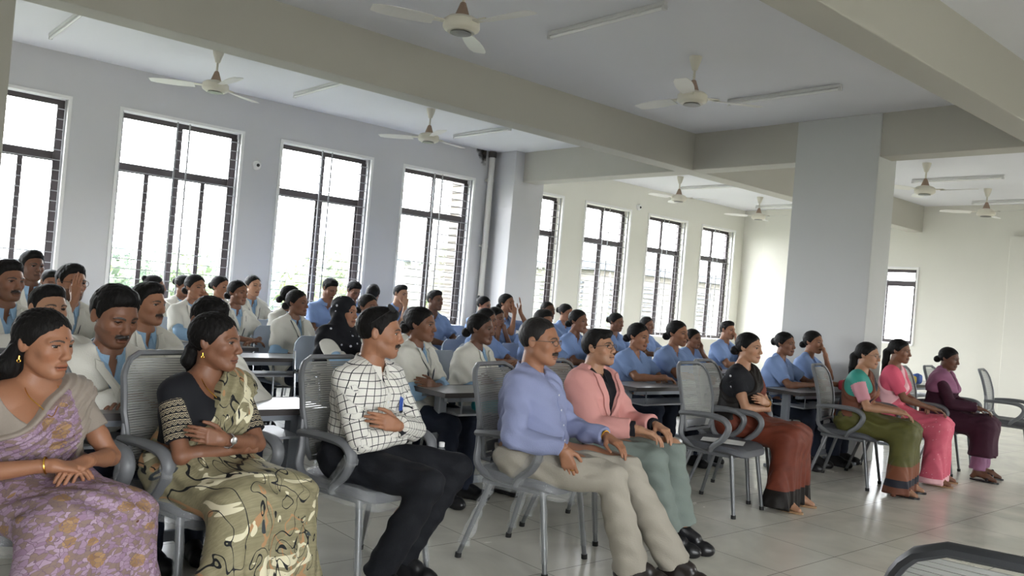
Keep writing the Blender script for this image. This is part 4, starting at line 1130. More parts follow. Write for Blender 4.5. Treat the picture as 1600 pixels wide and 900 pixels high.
    def lapels(s, o, m, vdepth, vw, width=.042, name='lapel'):
        me = o.data; n = len(me.vertices); c = np.empty(n*3, np.float32); me.vertices.foreach_get('co', c); c = c.reshape(-1, 3)
        X, Yl, h = s.lean_inv(c[:, 0], c[:, 1], c[:, 2]); fr = Yl < -.02; X, Yl, h = X[fr], Yl[fr], h[fr]
        rad = max(.014, s.h*1.8)
        def sy(x, hh):
            d = np.hypot(X-x, (h-hh)); m_ = d < rad
            return float(Yl[m_].min()) if m_.any() else float(Yl[np.argmin(d)])
        for q_ in (1, -1):
            rows = []; K = 12
            for i in range(K+1):
                t = i/K; hh = .475-vdepth*.93*t; w = vw*max((hh-(.485-vdepth))/vdepth, 0); wd = width*(.75+.45*math.sin(min(t*2.2, 1)*PI/2))*(1-t**4*.75)
                a = sy(q_*(w+.006), hh); b = sy(q_*(w+wd), hh+.012)
                rows.append([s.from_lean(q_*(w-.001), a-.002, hh), s.from_lean(q_*(w-.001), a-.009, hh), s.from_lean(q_*(w+wd*.5), min(a, b)-.011, hh+.006), s.from_lean(q_*(w+wd), b-.007, hh+.012), s.from_lean(q_*(w+wd), b-.002, hh+.012)])
            vs = [tuple(p) for r in rows for p in r]; fs = [tuple(range(5)), tuple(K*5+j for j in range(5))[::-1]]
            for i in range(K):
                for j in range(5): fs.append((i*5+j, i*5+(j+1) % 5, i*5+5+(j+1) % 5, i*5+5+j))
            MB().add(vs, fs).build(name, m, s.root, True)
    def trousers(s, m, g=.012, fold=.004, seed=1, name='trousers', flare=.012, ank=.02, top=.06):
        lo, hi = s.bounds(.16); f = Field(lo, (hi[0], hi[1], .80), s.h); bh = min(s.b, 1.06)
        for q_ in (1, -1):
            f.rc(V3(q_*.095, .02, .575), V3(q_*.085, -.03, .555), .108*bh+g, .098*bh+g, .05); f.rc(V3(q_*.085, .01, .58), s.U(q_*.055, .01, .13), .104*bh+g, .100*s.b+g*.6, .05)
        for L in s.L:
            p = s.leg_prims(L, g); f.rc(*p[0][:4], .03); f.rc(*p[1])
            u = nrm(L['an']-L['kn']); e = L['an']-u*ank
            f.rc(L['kn'], L['kn']*.5+L['an']*.5, .053+g, .056+g, .02); f.rc(L['kn']*.5+L['an']*.5, e+u*.03, .056+g, .044+g+flare, .02, flat=(e, u))
        top = s.U(0, 0, top)[2]; f.mask(lambda x, y, z: (z-np.float32(top))+0*x+0*y)
        f.add_disp(s.folds(fold, seed)); P, F = f.mesh(); P = relax(P, F, 1, .3)
        return to_obj(name, P, F, m, s.root)
    def shoes(s, m, high=.02, name='shoe'):
        for L in s.L:
            an, toe = L['an'], L['toe']; d = toe-an; d[2] = 0; d = nrm(d); hl = V3(an[0], an[1], .034)-d*.045
            f = Field(np.minimum(hl, toe)-.09, np.maximum(an, toe)+.09, max(.004, s.h*.7)); f_ = f
            t = V3(toe[0], toe[1], .034)+d*.02
            f.rc(hl, hl+d*.09, .036, .037, .02); f.rc(hl+d*.09, t-d*.03, .037, .042, .02); f.rc(t-d*.03, t, .040, .028, .02)
            f.rc(an+V3(0, 0, .004), an*.42+toe*.58+V3(0, 0, .006), .041, .036, .02)
            if high: f.rc(an+V3(0, 0, .0), V3(an[0], an[1], .045)+d*.03, .040, .036, .03)
            f.mask(lambda x, y, z: (.001-z)+0*x+0*y)
            if high:
                zt = an[2]+high; f.mask(lambda x, y, z: (z-np.float32(zt))+0*x+0*y)
            P, F = f.mesh(); to_obj(name, relax(P, F, 1, .3), F, m, s.root)
    def sandals(s, m):
        for L in s.L:
            an, toe = L['an'], L['toe']; d = toe-an; d[2] = 0; d = nrm(d); sd = np.cross(d, [0, 0, 1])
            mb = MB(); hl = V3(an[0], an[1], 0)-d*.06; t = V3(toe[0], toe[1], 0)+d*.035
            vs = []; n = 24
            for z in (0.002, .016):
                for j in range(n):
                    a = 2*PI*j/n; c = (hl+t)/2; w = .038+.010*math.cos(a); p = c+d*math.cos(a)*np.linalg.norm(t-hl)/2+sd*math.sin(a)*w; vs.append((p[0], p[1], z))
            mb.add(vs, [tuple(range(n))[::-1], tuple(range(n, 2*n))]+[(j, (j+1) % n, n+(j+1) % n, n+j) for j in range(n)])
            m0 = an*.4+toe*.6
            mb.tube([m0+sd*.045-V3(0, 0, m0[2]-.012), m0+V3(0, 0, .035), m0-sd*.045-V3(0, 0, m0[2]-.012)], .008, 6, flat=1.6)
            mb.build('sandal', m, s.root)
    def skirt(s, m, g=.03, hem=.03, spread=.16, fold=.008, nf=38, seed=0, name='saree_skirt', low=None, col=None, tuck=0.0):
        "saree or long skirt drawn over both legs down to the hem, with long pleats"
        bh = min(s.b, 1.06); lo, hi = s.bounds(.22); f = Field(lo, (hi[0], hi[1], .84), s.h)
        for q_ in (1, -1):
            f.rc(V3(q_*.09, .02, .58), V3(q_*.085, -.03, .57), .108*bh+g*.5, .100*bh+g*.6, .05); f.rc(V3(q_*.08, .01, .58), s.U(q_*.055, .01, .16), .104*bh+g*.4, .098*s.b+g*.3, .05)
        kL, kR = s.L[0]['kn'], s.L[1]['kn']; aL, aR = s.L[0]['an'], s.L[1]['an']
        for t in np.linspace(0, 1, 4):
            h_ = s.L[0]['hip']*(1-t)+s.L[1]['hip']*t; k_ = kL*(1-t)+kR*t; a_ = aL*(1-t)+aR*t; a_ = a_+V3((t-.5)*-spread, -.02, hem-a_[2]-.03)
            f.rc(h_, k_, .078+g, .054+g, .08); f.rc(k_, a_, .054+g, .075+g+tuck, .08)
        f.mask(lambda x, y, z: (np.float32(hem)-z)+0*x+0*y+.004*np.sin(40*x))
        top = s.U(0, 0, .13)[2]; f.mask(lambda x, y, z: (z-np.float32(top))+0*x+0*y)
        def dp(x, y, z):
            w = np.clip((.56-z)/.35, .12, 1); ph = nf*x*1.4+2.0*np.sin(5*z+3*x)+18*np.minimum(0, y+.25)*0
            return fold*w*(np.sin(ph)+.4*np.sin(2.3*ph+6*z))+s_f(x, y, z)*np.clip((z-.45)*8, 0, 1)
        s_f = s.folds(.006, seed)
        f.add_disp(dp); P, F = f.mesh(); P = relax(P, F, 1, .3)
        c_ = col(s, P) if col else None
        uvv = np.zeros((len(P), 3)); uvv[:, 0] = P[:, 0]; uvv[:, 1] = -P[:, 1]+.6-P[:, 2]; uvv[:, 2] = P[:, 2]
        return to_obj(name, P, F, m, s.root, color=c_, uv=uvv)
    def drape(s, m, g=.024, fold=.004, seed=0, name='saree_drape', side=1, low=(-.18, .06), high=(.02, .50), width=None, sleeve=.35, col=None):
        "cloth running from the waist on one side over the other shoulder, front and back"
        lo, hi = s.bounds(.18); lo[2] = .5; f = Field(lo, (hi[0], hi[1], s.N[2]+.09), s.h)
        for p in s.torso_prims(g, True): f.rc(*p)
        A = s.A[0] if side > 0 else s.A[1]; u = nrm(A['E']-A['S']); c = A['S']+(A['E']-A['S'])*sleeve
        f.rc(A['S'], c+u*.03, .052+g, .050+g, .03, flat=(c, u))
        f.rc(s.N-V3(0, 0, .01), s.N+V3(0, -.03, .12), .062, .062, .004, 's')
        sl = (high[0]-low[0])/(high[1]-low[1])
        def cut(x, y, z):
            X, Yl, h = s.lean_inv(x, y, z); X = X*side; e = (low[0]+(h-low[1])*sl)-X
            r = e+0*Yl
            if width: r = np.maximum(r, X-(e*0+low[0]+width[0]+(h-low[1])*(width[1])))
            return r
        f.mask(cut)
        def dp(x, y, z):
            X, Yl, h = s.lean_inv(x, y, z); q_ = (X*side-h*sl); return fold*np.sin(q_*125+2*np.sin(h*9+4*X))+fold*.5*np.sin(q_*260+5*h)
        f.add_disp(dp); f.mask(lambda x, y, z: (np.float32(.585)-z)+0*x+0*y)
        P, F = f.mesh(); P = relax(P, F, 1, .25)
        uvv = np.zeros((len(P), 3)); X, Yl, h = s.lean_inv(P[:, 0], P[:, 1], P[:, 2]); uvv[:, 0] = X; uvv[:, 1] = h; uvv[:, 2] = X*side-h*sl-(low[0]-low[1]*sl)
        return to_obj(name, P, F, m, s.root, color=col(s, P, uvv) if col else None, uv=uvv)
    # ---- accessories
    def glasses(s, m, r=.019, on='eyes'):
        mb = MB(); hp = s.head_pt; y, z = (-.103, .002)
        if on == 'hair': pts = lambda x, yy, zz: hp(x, yy*.62-.018, zz*.5+.108+(-.10-yy)*0) 
        else: pts = hp
        for q_ in (1, -1):
            if on == 'hair': ring = [s.head_pt(q_*(.031+.024*math.cos(a)), -.046+.017*math.sin(a), .1185-.010*math.cos(a)+.012*math.sin(a)) for a in [2*PI*i/16 for i in range(16)]]
            else: ring = [hp(q_*(.033+.024*math.cos(a)), y+.010*abs(.033+.024*math.cos(a)-.01)/.05, z+r*math.sin(a)) for a in [2*PI*i/16 for i in range(16)]]
            mb.tube(ring, .0017 if on != 'hair' else .0018, 6, closed=True)
            if on == 'hair': mb.tube([s.head_pt(q_*.054, -.046, .109), s.head_pt(q_*.079, -.005, .075), s.head_pt(q_*.084, .03, .045)], .002, 6)
            else: mb.tube([hp(q_*.056, y+.010, z+.006), hp(q_*.079, -.045, z+.006), hp(q_*.082, .012, z+.002)], .0018, 6)
        if on != 'hair': mb.tube([hp(-.010, y, z+.004), hp(0, y-.004, z+.007), hp(.010, y, z+.004)], .0016, 6)
        else: mb.tube([s.head_pt(-.008, -.046, .1265), s.head_pt(.008, -.046, .1265)], .002, 6)
        g = mb.build('glasses' if on != 'hair' else 'sunglasses', m, s.root, True)
        if on == 'hair':
            for q_ in (1, -1):
                c = [s.head_pt(q_*(.031+.023*math.cos(a)), -.046+.016*math.sin(a), .118-.010*math.cos(a)+.012*math.sin(a)) for a in [2*PI*i/16 for i in range(16)]]
                MB().add(c+[p+V3(0, 0, .003) for p in c], [tuple(range(16)), tuple(range(16, 32))[::-1]]+[(j, 16+j, 16+(j+1) % 16, (j+1) % 16) for j in range(16)]).build('lens', m_lens, g)
    def earrings(s, m):
        for q_ in (1, -1):
            c = s.head_pt(q_*.083, .008, -.040); c2 = s.head_pt(q_*.084, .006, -.052)
            e = MB().tube([c, c2], .0028, 8)
            e.tube([c2+V3(.006*math.cos(a), 0, .006*math.sin(a)-.004) for a in [2*PI*i/12 for i in range(12)]], .0015, 6, closed=True)
            e.build('earring', m, s.root, True)
    def lanyard(s, m, w=.05):
        U = s.U; mb = MB(); y = -.135*s.b
        for q_ in (1, -1):
            pts = smooth_path([s.N+V3(q_*.062, .02, .01), U(q_*.070, -.075, .44), U(q_*.045, y, .33), U(q_*.004, y-.022, .20)], 5); mb.tube(pts, .006, 6, flat=.4)
        o = mb.build('lanyard', m, s.root, True)
        c = U(0, y-.028, .165)
        MB().box((c[0]-.028, c[1]-.003, c[2]-.042), (c[0]+.028, c[1]+.003, c[2]+.035), bev=.002).build('id_card', m_card, o)
    def necklace(s, m, depth=.10):
        U = s.U; y = -.085
        pts = [s.N+V3(-.052, .0, .025), U(-.058, -.062, .452), U(-.030, -.100, .40), U(0, -.122, .385-depth*.3), U(.030, -.100, .40), U(.058, -.062, .452), s.N+V3(.052, .0, .025)]
        MB().tube(smooth_path(pts, 5), .0018, 6).build('necklace', m, s.root, True)
    def ring_on_wrist(s, i, m, name, r=.029, w=.006, t=.02):
        A = s.A[i]; c = A['W']+(A['E']-A['W'])*t; n = nrm(A['W']-A['E']); e1 = nrm(np.cross(n, [0, .3, 1])); e2 = np.cross(n, e1)
        return MB().tube([c+e1*r*math.cos(a)+e2*r*math.sin(a) for a in [2*PI*k/20 for k in range(20)]], w, 6, closed=True).build(name, m, s.root, True), c, n
m_lens = mat('dark_lens', '141416', .08); m_card = mat('id_card_white', 'd6d8da', .3); m_gold = mat('gold', 'd9a545', .25, metal=1); m_steel = mat('watch_steel', 'c8c8c8', .25, metal=.9)
m_gframe = mat('thin_glasses_frame', '6b6058', .3, metal=.6); m_bframe = mat('black_glasses_frame', '1a1718', .3); m_strap = mat('navy_lanyard', '272f42', .6)

# ------------------------------------------------------------------ cloth materials
def pmat(name, rough=.75, bump=.25):
    m = bpy.data.materials.new(name); m.use_nodes = True; t = m.node_tree; b = t.nodes['Principled BSDF']; b.inputs['Roughness'].default_value = rough
    b.inputs['Specular IOR Level'].default_value = .3
    at = t.nodes.new('ShaderNodeAttribute'); at.attribute_name = 'pat'
    n = t.nodes.new('ShaderNodeTexNoise'); n.inputs['Scale'].default_value = 260; t.links.new(at.outputs['Vector'], n.inputs['Vector'])
    bp = t.nodes.new('ShaderNodeBump'); bp.inputs['Strength'].default_value = bump; bp.inputs['Distance'].default_value = .002
    t.links.new(n.outputs[0], bp.inputs['Height']); t.links.new(bp.outputs[0], b.inputs['Normal'])
    return m, t, b, at
def math_(t, op, a, b=None, c=None):
    n = t.nodes.new('ShaderNodeMath'); n.operation = op
    for i, v in enumerate((a, b, c)):
        if v is None: continue
        if isinstance(v, (int, float)): n.inputs[i].default_value = v
        else: t.links.new(v, n.inputs[i])
    return n.outputs[0]
def mixc(t, fac, a, b):
    n = t.nodes.new('ShaderNodeMix'); n.data_type = 'RGBA'
    if isinstance(fac, (int, float)): n.inputs[0].default_value = fac
    else: t.links.new(fac, n.inputs[0])
    for i, v in ((6, a), (7, b)):
        if isinstance(v, str): n.inputs[i].default_value = (*lin(v), 1)
        else: t.links.new(v, n.inputs[i])
    return n.outputs[2]
def sep(t, at): n = t.nodes.new('ShaderNodeSeparateXYZ'); t.links.new(at.outputs['Vector'], n.inputs[0]); return n.outputs
def noise(t, at, sc, det=2, dist=0, stretch=None):
    n = t.nodes.new('ShaderNodeTexNoise'); n.inputs['Scale'].default_value = sc; n.inputs['Detail'].default_value = det; n.inputs['Distortion'].default_value = dist
    src = at.outputs['Vector']
    if stretch:
        mp = t.nodes.new('ShaderNodeMapping'); mp.inputs['Scale'].default_value = stretch; t.links.new(src, mp.inputs[0]); src = mp.outputs[0]
    t.links.new(src, n.inputs['Vector']); return n.outputs[0]
def band(t, v, lo, hi):   # 1 where lo < v < hi
    return math_(t, 'MULTIPLY', math_(t, 'GREATER_THAN', v, lo), math_(t, 'LESS_THAN', v, hi))
def voro(t, at, sc, feat='F1', rnd=1.0):
    n = t.nodes.new('ShaderNodeTexVoronoi'); n.feature = feat; n.inputs['Scale'].default_value = sc; n.inputs['Randomness'].default_value = rnd
    t.links.new(at.outputs['Vector'], n.inputs['Vector']); return n
def plaid():
    m, t, b, at = pmat('checked_shirt_cloth', .8); x, y, z = sep(t, at)
    fx = math_(t, 'PINGPONG', x, .0175); fy = math_(t, 'PINGPONG', y, .0175)
    l = math_(t, 'MAXIMUM', math_(t, 'LESS_THAN', fx, .0018), math_(t, 'LESS_THAN', fy, .0018))
    t.links.new(mixc(t, l, 'dcdad2', '23242a'), b.inputs['Base Color']); return m
def floral(border=True):
    m, t, b, at = pmat('floral_saree' if border else 'floral_saree_plain', .7); x, y, z = sep(t, at)
    nz = t.nodes.new('ShaderNodeTexNoise'); nz.inputs['Scale'].default_value = 14; nz.inputs['Detail'].default_value = 3; t.links.new(at.outputs['Vector'], nz.inputs['Vector'])
    vm = t.nodes.new('ShaderNodeVectorMath'); vm.operation = 'MULTIPLY_ADD'; vm.inputs[1].default_value = (.045,)*3; t.links.new(nz.outputs['Color'], vm.inputs[0]); t.links.new(at.outputs['Vector'], vm.inputs[2])
    class _A: pass
    at = _A(); at.outputs = {'Vector': vm.outputs[0]}
    v = voro(t, at, 11); v2 = voro(t, at, 52, 'DISTANCE_TO_EDGE'); v3 = voro(t, at, 52)
    cs = t.nodes.new('ShaderNodeSeparateColor'); t.links.new(v.outputs['Color'], cs.inputs[0])
    c3 = t.nodes.new('ShaderNodeSeparateColor'); t.links.new(v3.outputs['Color'], c3.inputs[0])
    base = mixc(t, c3.outputs[1], '8b7187', 'a892a4')
    base = mixc(t, math_(t, 'GREATER_THAN', c3.outputs[0], .62), base, '857169')
    fl = math_(t, 'MULTIPLY', math_(t, 'GREATER_THAN', cs.outputs[0], .55), math_(t, 'LESS_THAN', v.outputs['Distance'], .40))
    base = mixc(t, fl, base, mixc(t, c3.outputs[2], 'a58560', '87684a'))
    base = mixc(t, math_(t, 'LESS_THAN', v2.outputs['Distance'], .035), base, '745f6a')
    base = mixc(t, math_(t, 'LESS_THAN', v.outputs['Distance'], .07), base, '5a3a26')
    if border: base = mixc(t, math_(t, 'MAXIMUM', math_(t, 'LESS_THAN', z, .022), math_(t, 'GREATER_THAN', math_(t, 'ADD', x, math_(t, 'MULTIPLY', y, .12)), .138)), base, mixc(t, noise(t, at, 30), '8c8177', 'a0958a'))
    t.links.new(base, b.inputs['Base Color']); return m
def brush():
    m, t, b, at = pmat('olive_brushed_saree', .65); x, y, z = sep(t, at)
    n1 = noise(t, at, 4, 2, 1.0, (1.6, .35, 1)); n2 = noise(t, at, 5.5, 1, 1.3, (2.0, .30, 1)); n3 = noise(t, at, 5, 2, 1.5, (.8, .7, 1)); n4 = noise(t, at, 40, 3, .8, (.18, 2, 1))
    base = mixc(t, n4, '6d6a50', 'a59b7c')
    base = mixc(t, band(t, n1, .58, .615), base, 'ad8560')
    base = mixc(t, band(t, n3, .60, .70), base, 'd9d2b4')
    base = mixc(t, math_(t, 'MAXIMUM', band(t, n2, .485, .505), band(t, n1, .390, .402)), base, '15171a')
    base = mixc(t, band(t, n3, .30, .36), base, '3c4246')
    t.links.new(base, b.inputs['Base Color']); return m
def motif():
    m, t, b, at = pmat('black_motif_blouse', .8); x, y, z = sep(t, at)
    Hh = .026; row = math_(t, 'FLOOR', math_(t, 'DIVIDE', y, Hh)); off = math_(t, 'MULTIPLY', math_(t, 'MODULO', math_(t, 'ADD', row, 40.0), 2.0), .010)
    u = math_(t, 'PINGPONG', math_(t, 'ADD', x, off), .010); w = math_(t, 'SUBTRACT', y, math_(t, 'MULTIPLY', row, Hh))
    r = math_(t, 'SQRT', math_(t, 'ADD', math_(t, 'POWER', math_(t, 'MULTIPLY', u, 1.7), 2.0), math_(t, 'POWER', w, 2.0)))
    l = math_(t, 'MAXIMUM', band(t, r, .0175, .0200), band(t, r, .0110, .0135)); l = math_(t, 'MAXIMUM', l, math_(t, 'LESS_THAN', r, .0055)); l = math_(t, 'MAXIMUM', l, math_(t, 'LESS_THAN', w, .0018))
    l = math_(t, 'MULTIPLY', l, math_(t, 'GREATER_THAN', z, .5))
    t.links.new(mixc(t, l, '16171c', 'b9ad92'), b.inputs['Base Color']); return m
def dotted(name, base_, dot, sc=14, r=.16):
    m, t, b, at = pmat(name, .8); v = voro(t, at, sc, rnd=.6)
    t.links.new(mixc(t, math_(t, 'LESS_THAN', v.outputs['Distance'], r), base_, dot), b.inputs['Base Color']); return m
def bordered(name, a_, b_, stops, axis=2, rough=.6, speck=None):
    "plain cloth a_/b_ with coloured border bands by height; stops = [(below, colour)]"
    m, t, b, at = pmat(name, rough); o = sep(t, at)
    base = mixc(t, noise(t, at, 14, 4), a_, b_)
    if speck: base = mixc(t, math_(t, 'LESS_THAN', voro(t, at, 26).outputs['Distance'], .10), base, speck)
    for lim, c in stops: base = mixc(t, math_(t, 'LESS_THAN', o[axis], lim), base, c)
    t.links.new(base, b.inputs['Base Color']); return m
C_ = lambda n, c, r=.8, b=.2: mat(n, c, r, bump=b, bscale=160, spec=.3)
m_plaid, m_floral, m_floralp, m_brush, m_motif = plaid(), floral(), floral(False), brush(), motif()
m_plaid_plain = C_('off_white_cotton', 'd6d4cc')
m_grb = C_('grey_beige_cloth', '8f857b'); m_black = C_('black_trouser_cloth', '15171d'); m_lav = C_('lavender_blue_cotton', '878eaf'); m_beige = C_('beige_trouser_cloth', 'a09a8e')
m_pink = C_('salmon_pink_blazer', 'cf958f'); m_blk = C_('black_shirt_cloth', '14141a'); m_ggr = C_('grey_green_trouser', '76807a'); m_coat = C_('white_coat_cloth', 'd6d4ca'); m_sky = C_('light_blue_shirt', '93b3cf')
m_scrub = C_('blue_scrub_cloth', '7f97c2'); m_navy = C_('navy_trouser_cloth', '1d2434'); m_collar = C_('dark_collar_lining', '22252f'); m_shoe = mat('dark_brown_leather', '241d1b', .35); m_shoeb = mat('black_leather', '17171a', .35)
m_sandal = mat('tan_sandal', '9b7b58', .5); m_sock = C_('white_sock', 'c9c7c2'); m_sockr = C_('striped_sock', '8a8a8c')
m_scarf = None

# ------------------------------------------------------------------ front row
def finish(p): p.make_body(); return p
P = Person('person', 'woman in a mauve floral saree with a grey border, hands clasped in her lap', 72, 489, 3.32, yaw=.30, hyaw=.30, hpitch=.08, hs=1.06, lean=4, sex='f', skin='b', build=1.02, arms='lap')
P.face = dict(bindi=1, w=1.02); finish(P)
P.hair('loose'); P.earrings(m_gold); P.necklace(m_gold)
P.top('blouse', m_grb, g=.008, sleeve='short', neck='broad', vdepth=.19, vw=.150, hem=.70, fold=.001)
P.drape(m_floral, g=.022, low=(-.21, .22), high=(.045, .47), sleeve=.10, fold=.004); P.skirt(m_floralp, g=.026, spread=.22, fold=.008)
P.ring_on_wrist(1, m_gold, 'bangle', .028, .003)
P.sandals(m_sandal)

P = Person('person', 'woman with arms folded in an olive patterned saree and black motif blouse', 340, 489, 3.37, yaw=.26, hyaw=.52, hpitch=.02, hs=1.03, lean=2, sex='f', skin='c', build=1.06, arms=('crossed_up', 'crossed_low'))
finish(P); P.hair('braid'); P.earrings(m_gold); P.necklace(m_gold)
P.top('blouse', m_motif, g=.008, sleeve='half', neck='broad', vdepth=.12, vw=.095, hem=.68, fold=.001, uv=True)
P.drape(m_brush, g=.024, low=(-.17, .14), high=(.02, .47), sleeve=.12, fold=.006); P.skirt(m_brush, g=.028, spread=.2, fold=.009)
w, c, n = P.ring_on_wrist(0, m_steel, 'wrist_watch', .027, .0045, .06)
cc = c+V3(0, -.030, .006); MB().lathe([(.001, 0), (.014, 0), (.0155, .003), (.0155, .007), (.012, .009), (.001, .009)], cc, 16, M3=Matrix.Rotation(PI/2, 3, 'X')).build('watch_face', m_steel, w, True)
P.sandals(m_sandal)

P = Person('person', 'moustached man in a black and white checked shirt, sunglasses on his head, arms folded', 596, 481, 3.36, yaw=.38, hyaw=.52, hpitch=.02, hs=1.03, lean=3, sex='m', skin='b', build=.98, arms=('crossed_up', 'crossed_low'),
           legs=((( .30, -.36, .53), (.10, -.20, .10), (.13, -.35, .04)), ((-.10, -.45, .53), (-.12, -.24, .10), (-.13, -.40, .04))))
P.face = dict(moustache=1, jaw=.95, w=.96, stubble=.12); finish(P); P.hair('short', vol=.9)
P.glasses(m_bframe, on='hair')
o = P.top('shirt', m_plaid, g=.015, sleeve='long', neck='v', vdepth=.10, vw=.032, hem=.625, fold=.003, uv=True, neck_r=.010)
P.top('collar_lining', m_collar, g=.009, sleeve='none', neck='v', vdepth=.08, vw=.036, hem=.92, fold=0, neck_r=.003)
P.collar(m_plaid_plain, g=.010, drop=.040, point=.040, up=.034); P.placket(o, m_plaid_plain, .10, .36, m_card); P.trousers(m_black, g=.014, ank=-.01, top=.11); P.shoes(m_shoeb, high=.03)
pen = P.U(.085, -.128, .31); MB().box((pen[0]-.012, pen[1]-.006, pen[2]-.05), (pen[0]-.004, pen[1]+.002, pen[2]+.018), bev=.002).box((pen[0]+.002, pen[1]-.006, pen[2]-.05), (pen[0]+.010, pen[1]+.002, pen[2]+.012), bev=.002).build('pocket_pen', mat('blue_pen', '3355a8', .3), P.root)

P = Person('person', 'older man in a lavender blue shirt, glasses and beige trousers', 846, 497, 3.20, yaw=.42, hyaw=.04, hpitch=.0, hs=1.08, lean=-3, sex='m', skin='b', build=1.15,
           arms=('knee', ((-.20, -.25, .66), (-.0, -.45, -1), (-1, -.2, 0), .4, (-.7, .6, -.5))),
           legs=(((.12, -.48, .56), (.20, -.74, .12), (.20, -.90, .045)), ((-.08, -.47, .53), (.06, -.56, .10), (.08, -.72, .04))))
P.face = dict(moustache=1, w=1.05, jaw=1.08, neck=1.05); finish(P); P.hair('thin', m_hairg, vol=1.2); P.glasses(m_gframe, r=.015)
o = P.top('shirt', m_lav, g=.017, sleeve='long', neck='v', vdepth=.055, vw=.022, hem=.615, fold=.006, collar=False, neck_r=.010)
P.collar(m_lav, g=.012, drop=.040, point=.040, up=.036); P.placket(o, m_lav, .08, .42, m_card); P.trousers(m_beige, g=.020, flare=.028, fold=.005, ank=-.03); P.shoes(m_shoe, high=.05)
P.ring_on_wrist(0, m_gold, 'wrist_watch', .031, .004, .02)
f_ = P.hp[1][3*1+4]; fd = P.hp[1][5]; MB().tube([((fd[0]*.5+fd[1]*.5)+V3(.0105*math.cos(a), .0105*math.sin(a), 0)) for a in [2*PI*i/14 for i in range(14)]], .0022, 6, closed=True).build('finger_ring', m_gold, P.root, True)

P = Person('person', 'man in a salmon pink blazer over a black shirt, glasses, hands together on his knee', 938, 515, 3.44, yaw=.24, hyaw=-.02, hpitch=-.20, hs=.98, lean=-2, sex='m', skin='e', build=1.0, arms=('knee', 'knee'),
           legs=(((.13, -.47, .58), (.14, -.56, .12), (.16, -.72, .045)), ((-.08, -.46, .53), (.04, -.52, .10), (.06, -.68, .045))))
P.face = dict(w=.98, stubble=.12); finish(P); P.hair('side'); P.glasses(m_gframe, r=.015)
P.top('shirt', m_blk, g=.010, sleeve='long', neck='v', vdepth=.06, vw=.03, hem=.58, fold=.003, neck_r=.010)
P.collar(m_blk, g=.008, drop=.03, point=.03)
o = P.top('blazer', m_pink, g=.024, sleeve='cuff', neck='v', vdepth=.38, vw=.105, hem=.58, fold=.005, open_front=.055, neck_r=.020)
P.lapels(o, m_pink, .38, .105, .05); P.trousers(m_ggr, g=.020, flare=.03, fold=.005, ank=.03); P.shoes(m_shoeb, high=.02)
for L in P.L: MB().tube([L['an']+V3(0, .01, -.03), L['an'], L['an']*.85+L['kn']*.15], [.036, .036, .042], 12).build('sock', m_sock, P.root, True)

m_mar = bordered('rust_maroon_saree', '5b2a1c', '7a3a28', [(.16, '17120f')]); m_mard = dotted('black_blouse_white_dots', '17181d', 'c9c9cc', 13, .14)
P = Person('person', 'woman in a rust maroon saree with black blouse, arms folded, beside the empty chair', 1172, 520, 3.62, yaw=.20, hyaw=-.10, hpitch=.02, hs=1.0, lean=2, sex='f', skin='e', build=1.10, arms=('crossed_up', 'crossed_low'))
finish(P); P.hair('lowbun'); P.top('blouse', m_mard, g=.009, sleeve='short', neck='broad', vdepth=.08, vw=.085, hem=.70, fold=.001, uv=True)
P.drape(m_mar, g=.02, low=(-.20, .20), high=(-.015, .46), sleeve=0, fold=.004); P.skirt(m_mar, g=.024, spread=.2); P.sandals(m_sandal); P.ring_on_wrist(0, m_gold, 'bangle', .027, .003)

m_grn = bordered('olive_green_saree', '4a4a22', '5f5c2e', [(.26, '7d4a33'), (.15, '22242f'), (.09, '6b3f2e')]); m_teal2 = bordered('teal_blouse', '2e8579', '3c9184', [(.205, 'c58b95')], axis=1)
P = Person('person', 'woman in an olive green saree with a teal and pink blouse and glasses', 1357, 535, 3.42, yaw=.24, hyaw=-.14, hpitch=.05, hs=.98, lean=6, sex='f', skin='e', build=.98, arms=('thigh', 'knee'))
finish(P); P.hair('pony'); P.glasses(m_gframe, r=.015); P.top('blouse', m_teal2, g=.009, sleeve='half', neck='broad', vdepth=.08, vw=.085, hem=.70, fold=.001, uv=True)
P.drape(m_grn, g=.02, low=(-.20, .20), high=(-.015, .46), sleeve=.1, fold=.004); P.skirt(m_grn, g=.024, spread=.22); P.sandals(m_shoeb)

m_hot = bordered('bright_pink_saree', 'c85068', 'd66a7c', [(.08, 'e9b8bd')], speck='eec3c4'); m_hotb = C_('bright_pink_blouse', 'd65a72')
P = Person('person', 'woman in a bright pink saree with a long plait over her shoulder', 1407, 530, 3.52, yaw=.24, hyaw=-.16, hpitch=.06, hs=.98, lean=2, sex='f', skin='c', build=.92, arms=('lap', 'knee'))
finish(P); P.hair('pony'); P.top('blouse', m_hotb, g=.009, sleeve='half', neck='broad', vdepth=.08, vw=.085, hem=.70, fold=.001)
P.drape(m_hot, g=.02, low=(-.20, .20), high=(-.015, .46), sleeve=.1, fold=.004); P.skirt(m_hot, g=.024, spread=.2); P.sandals(m_sandal)

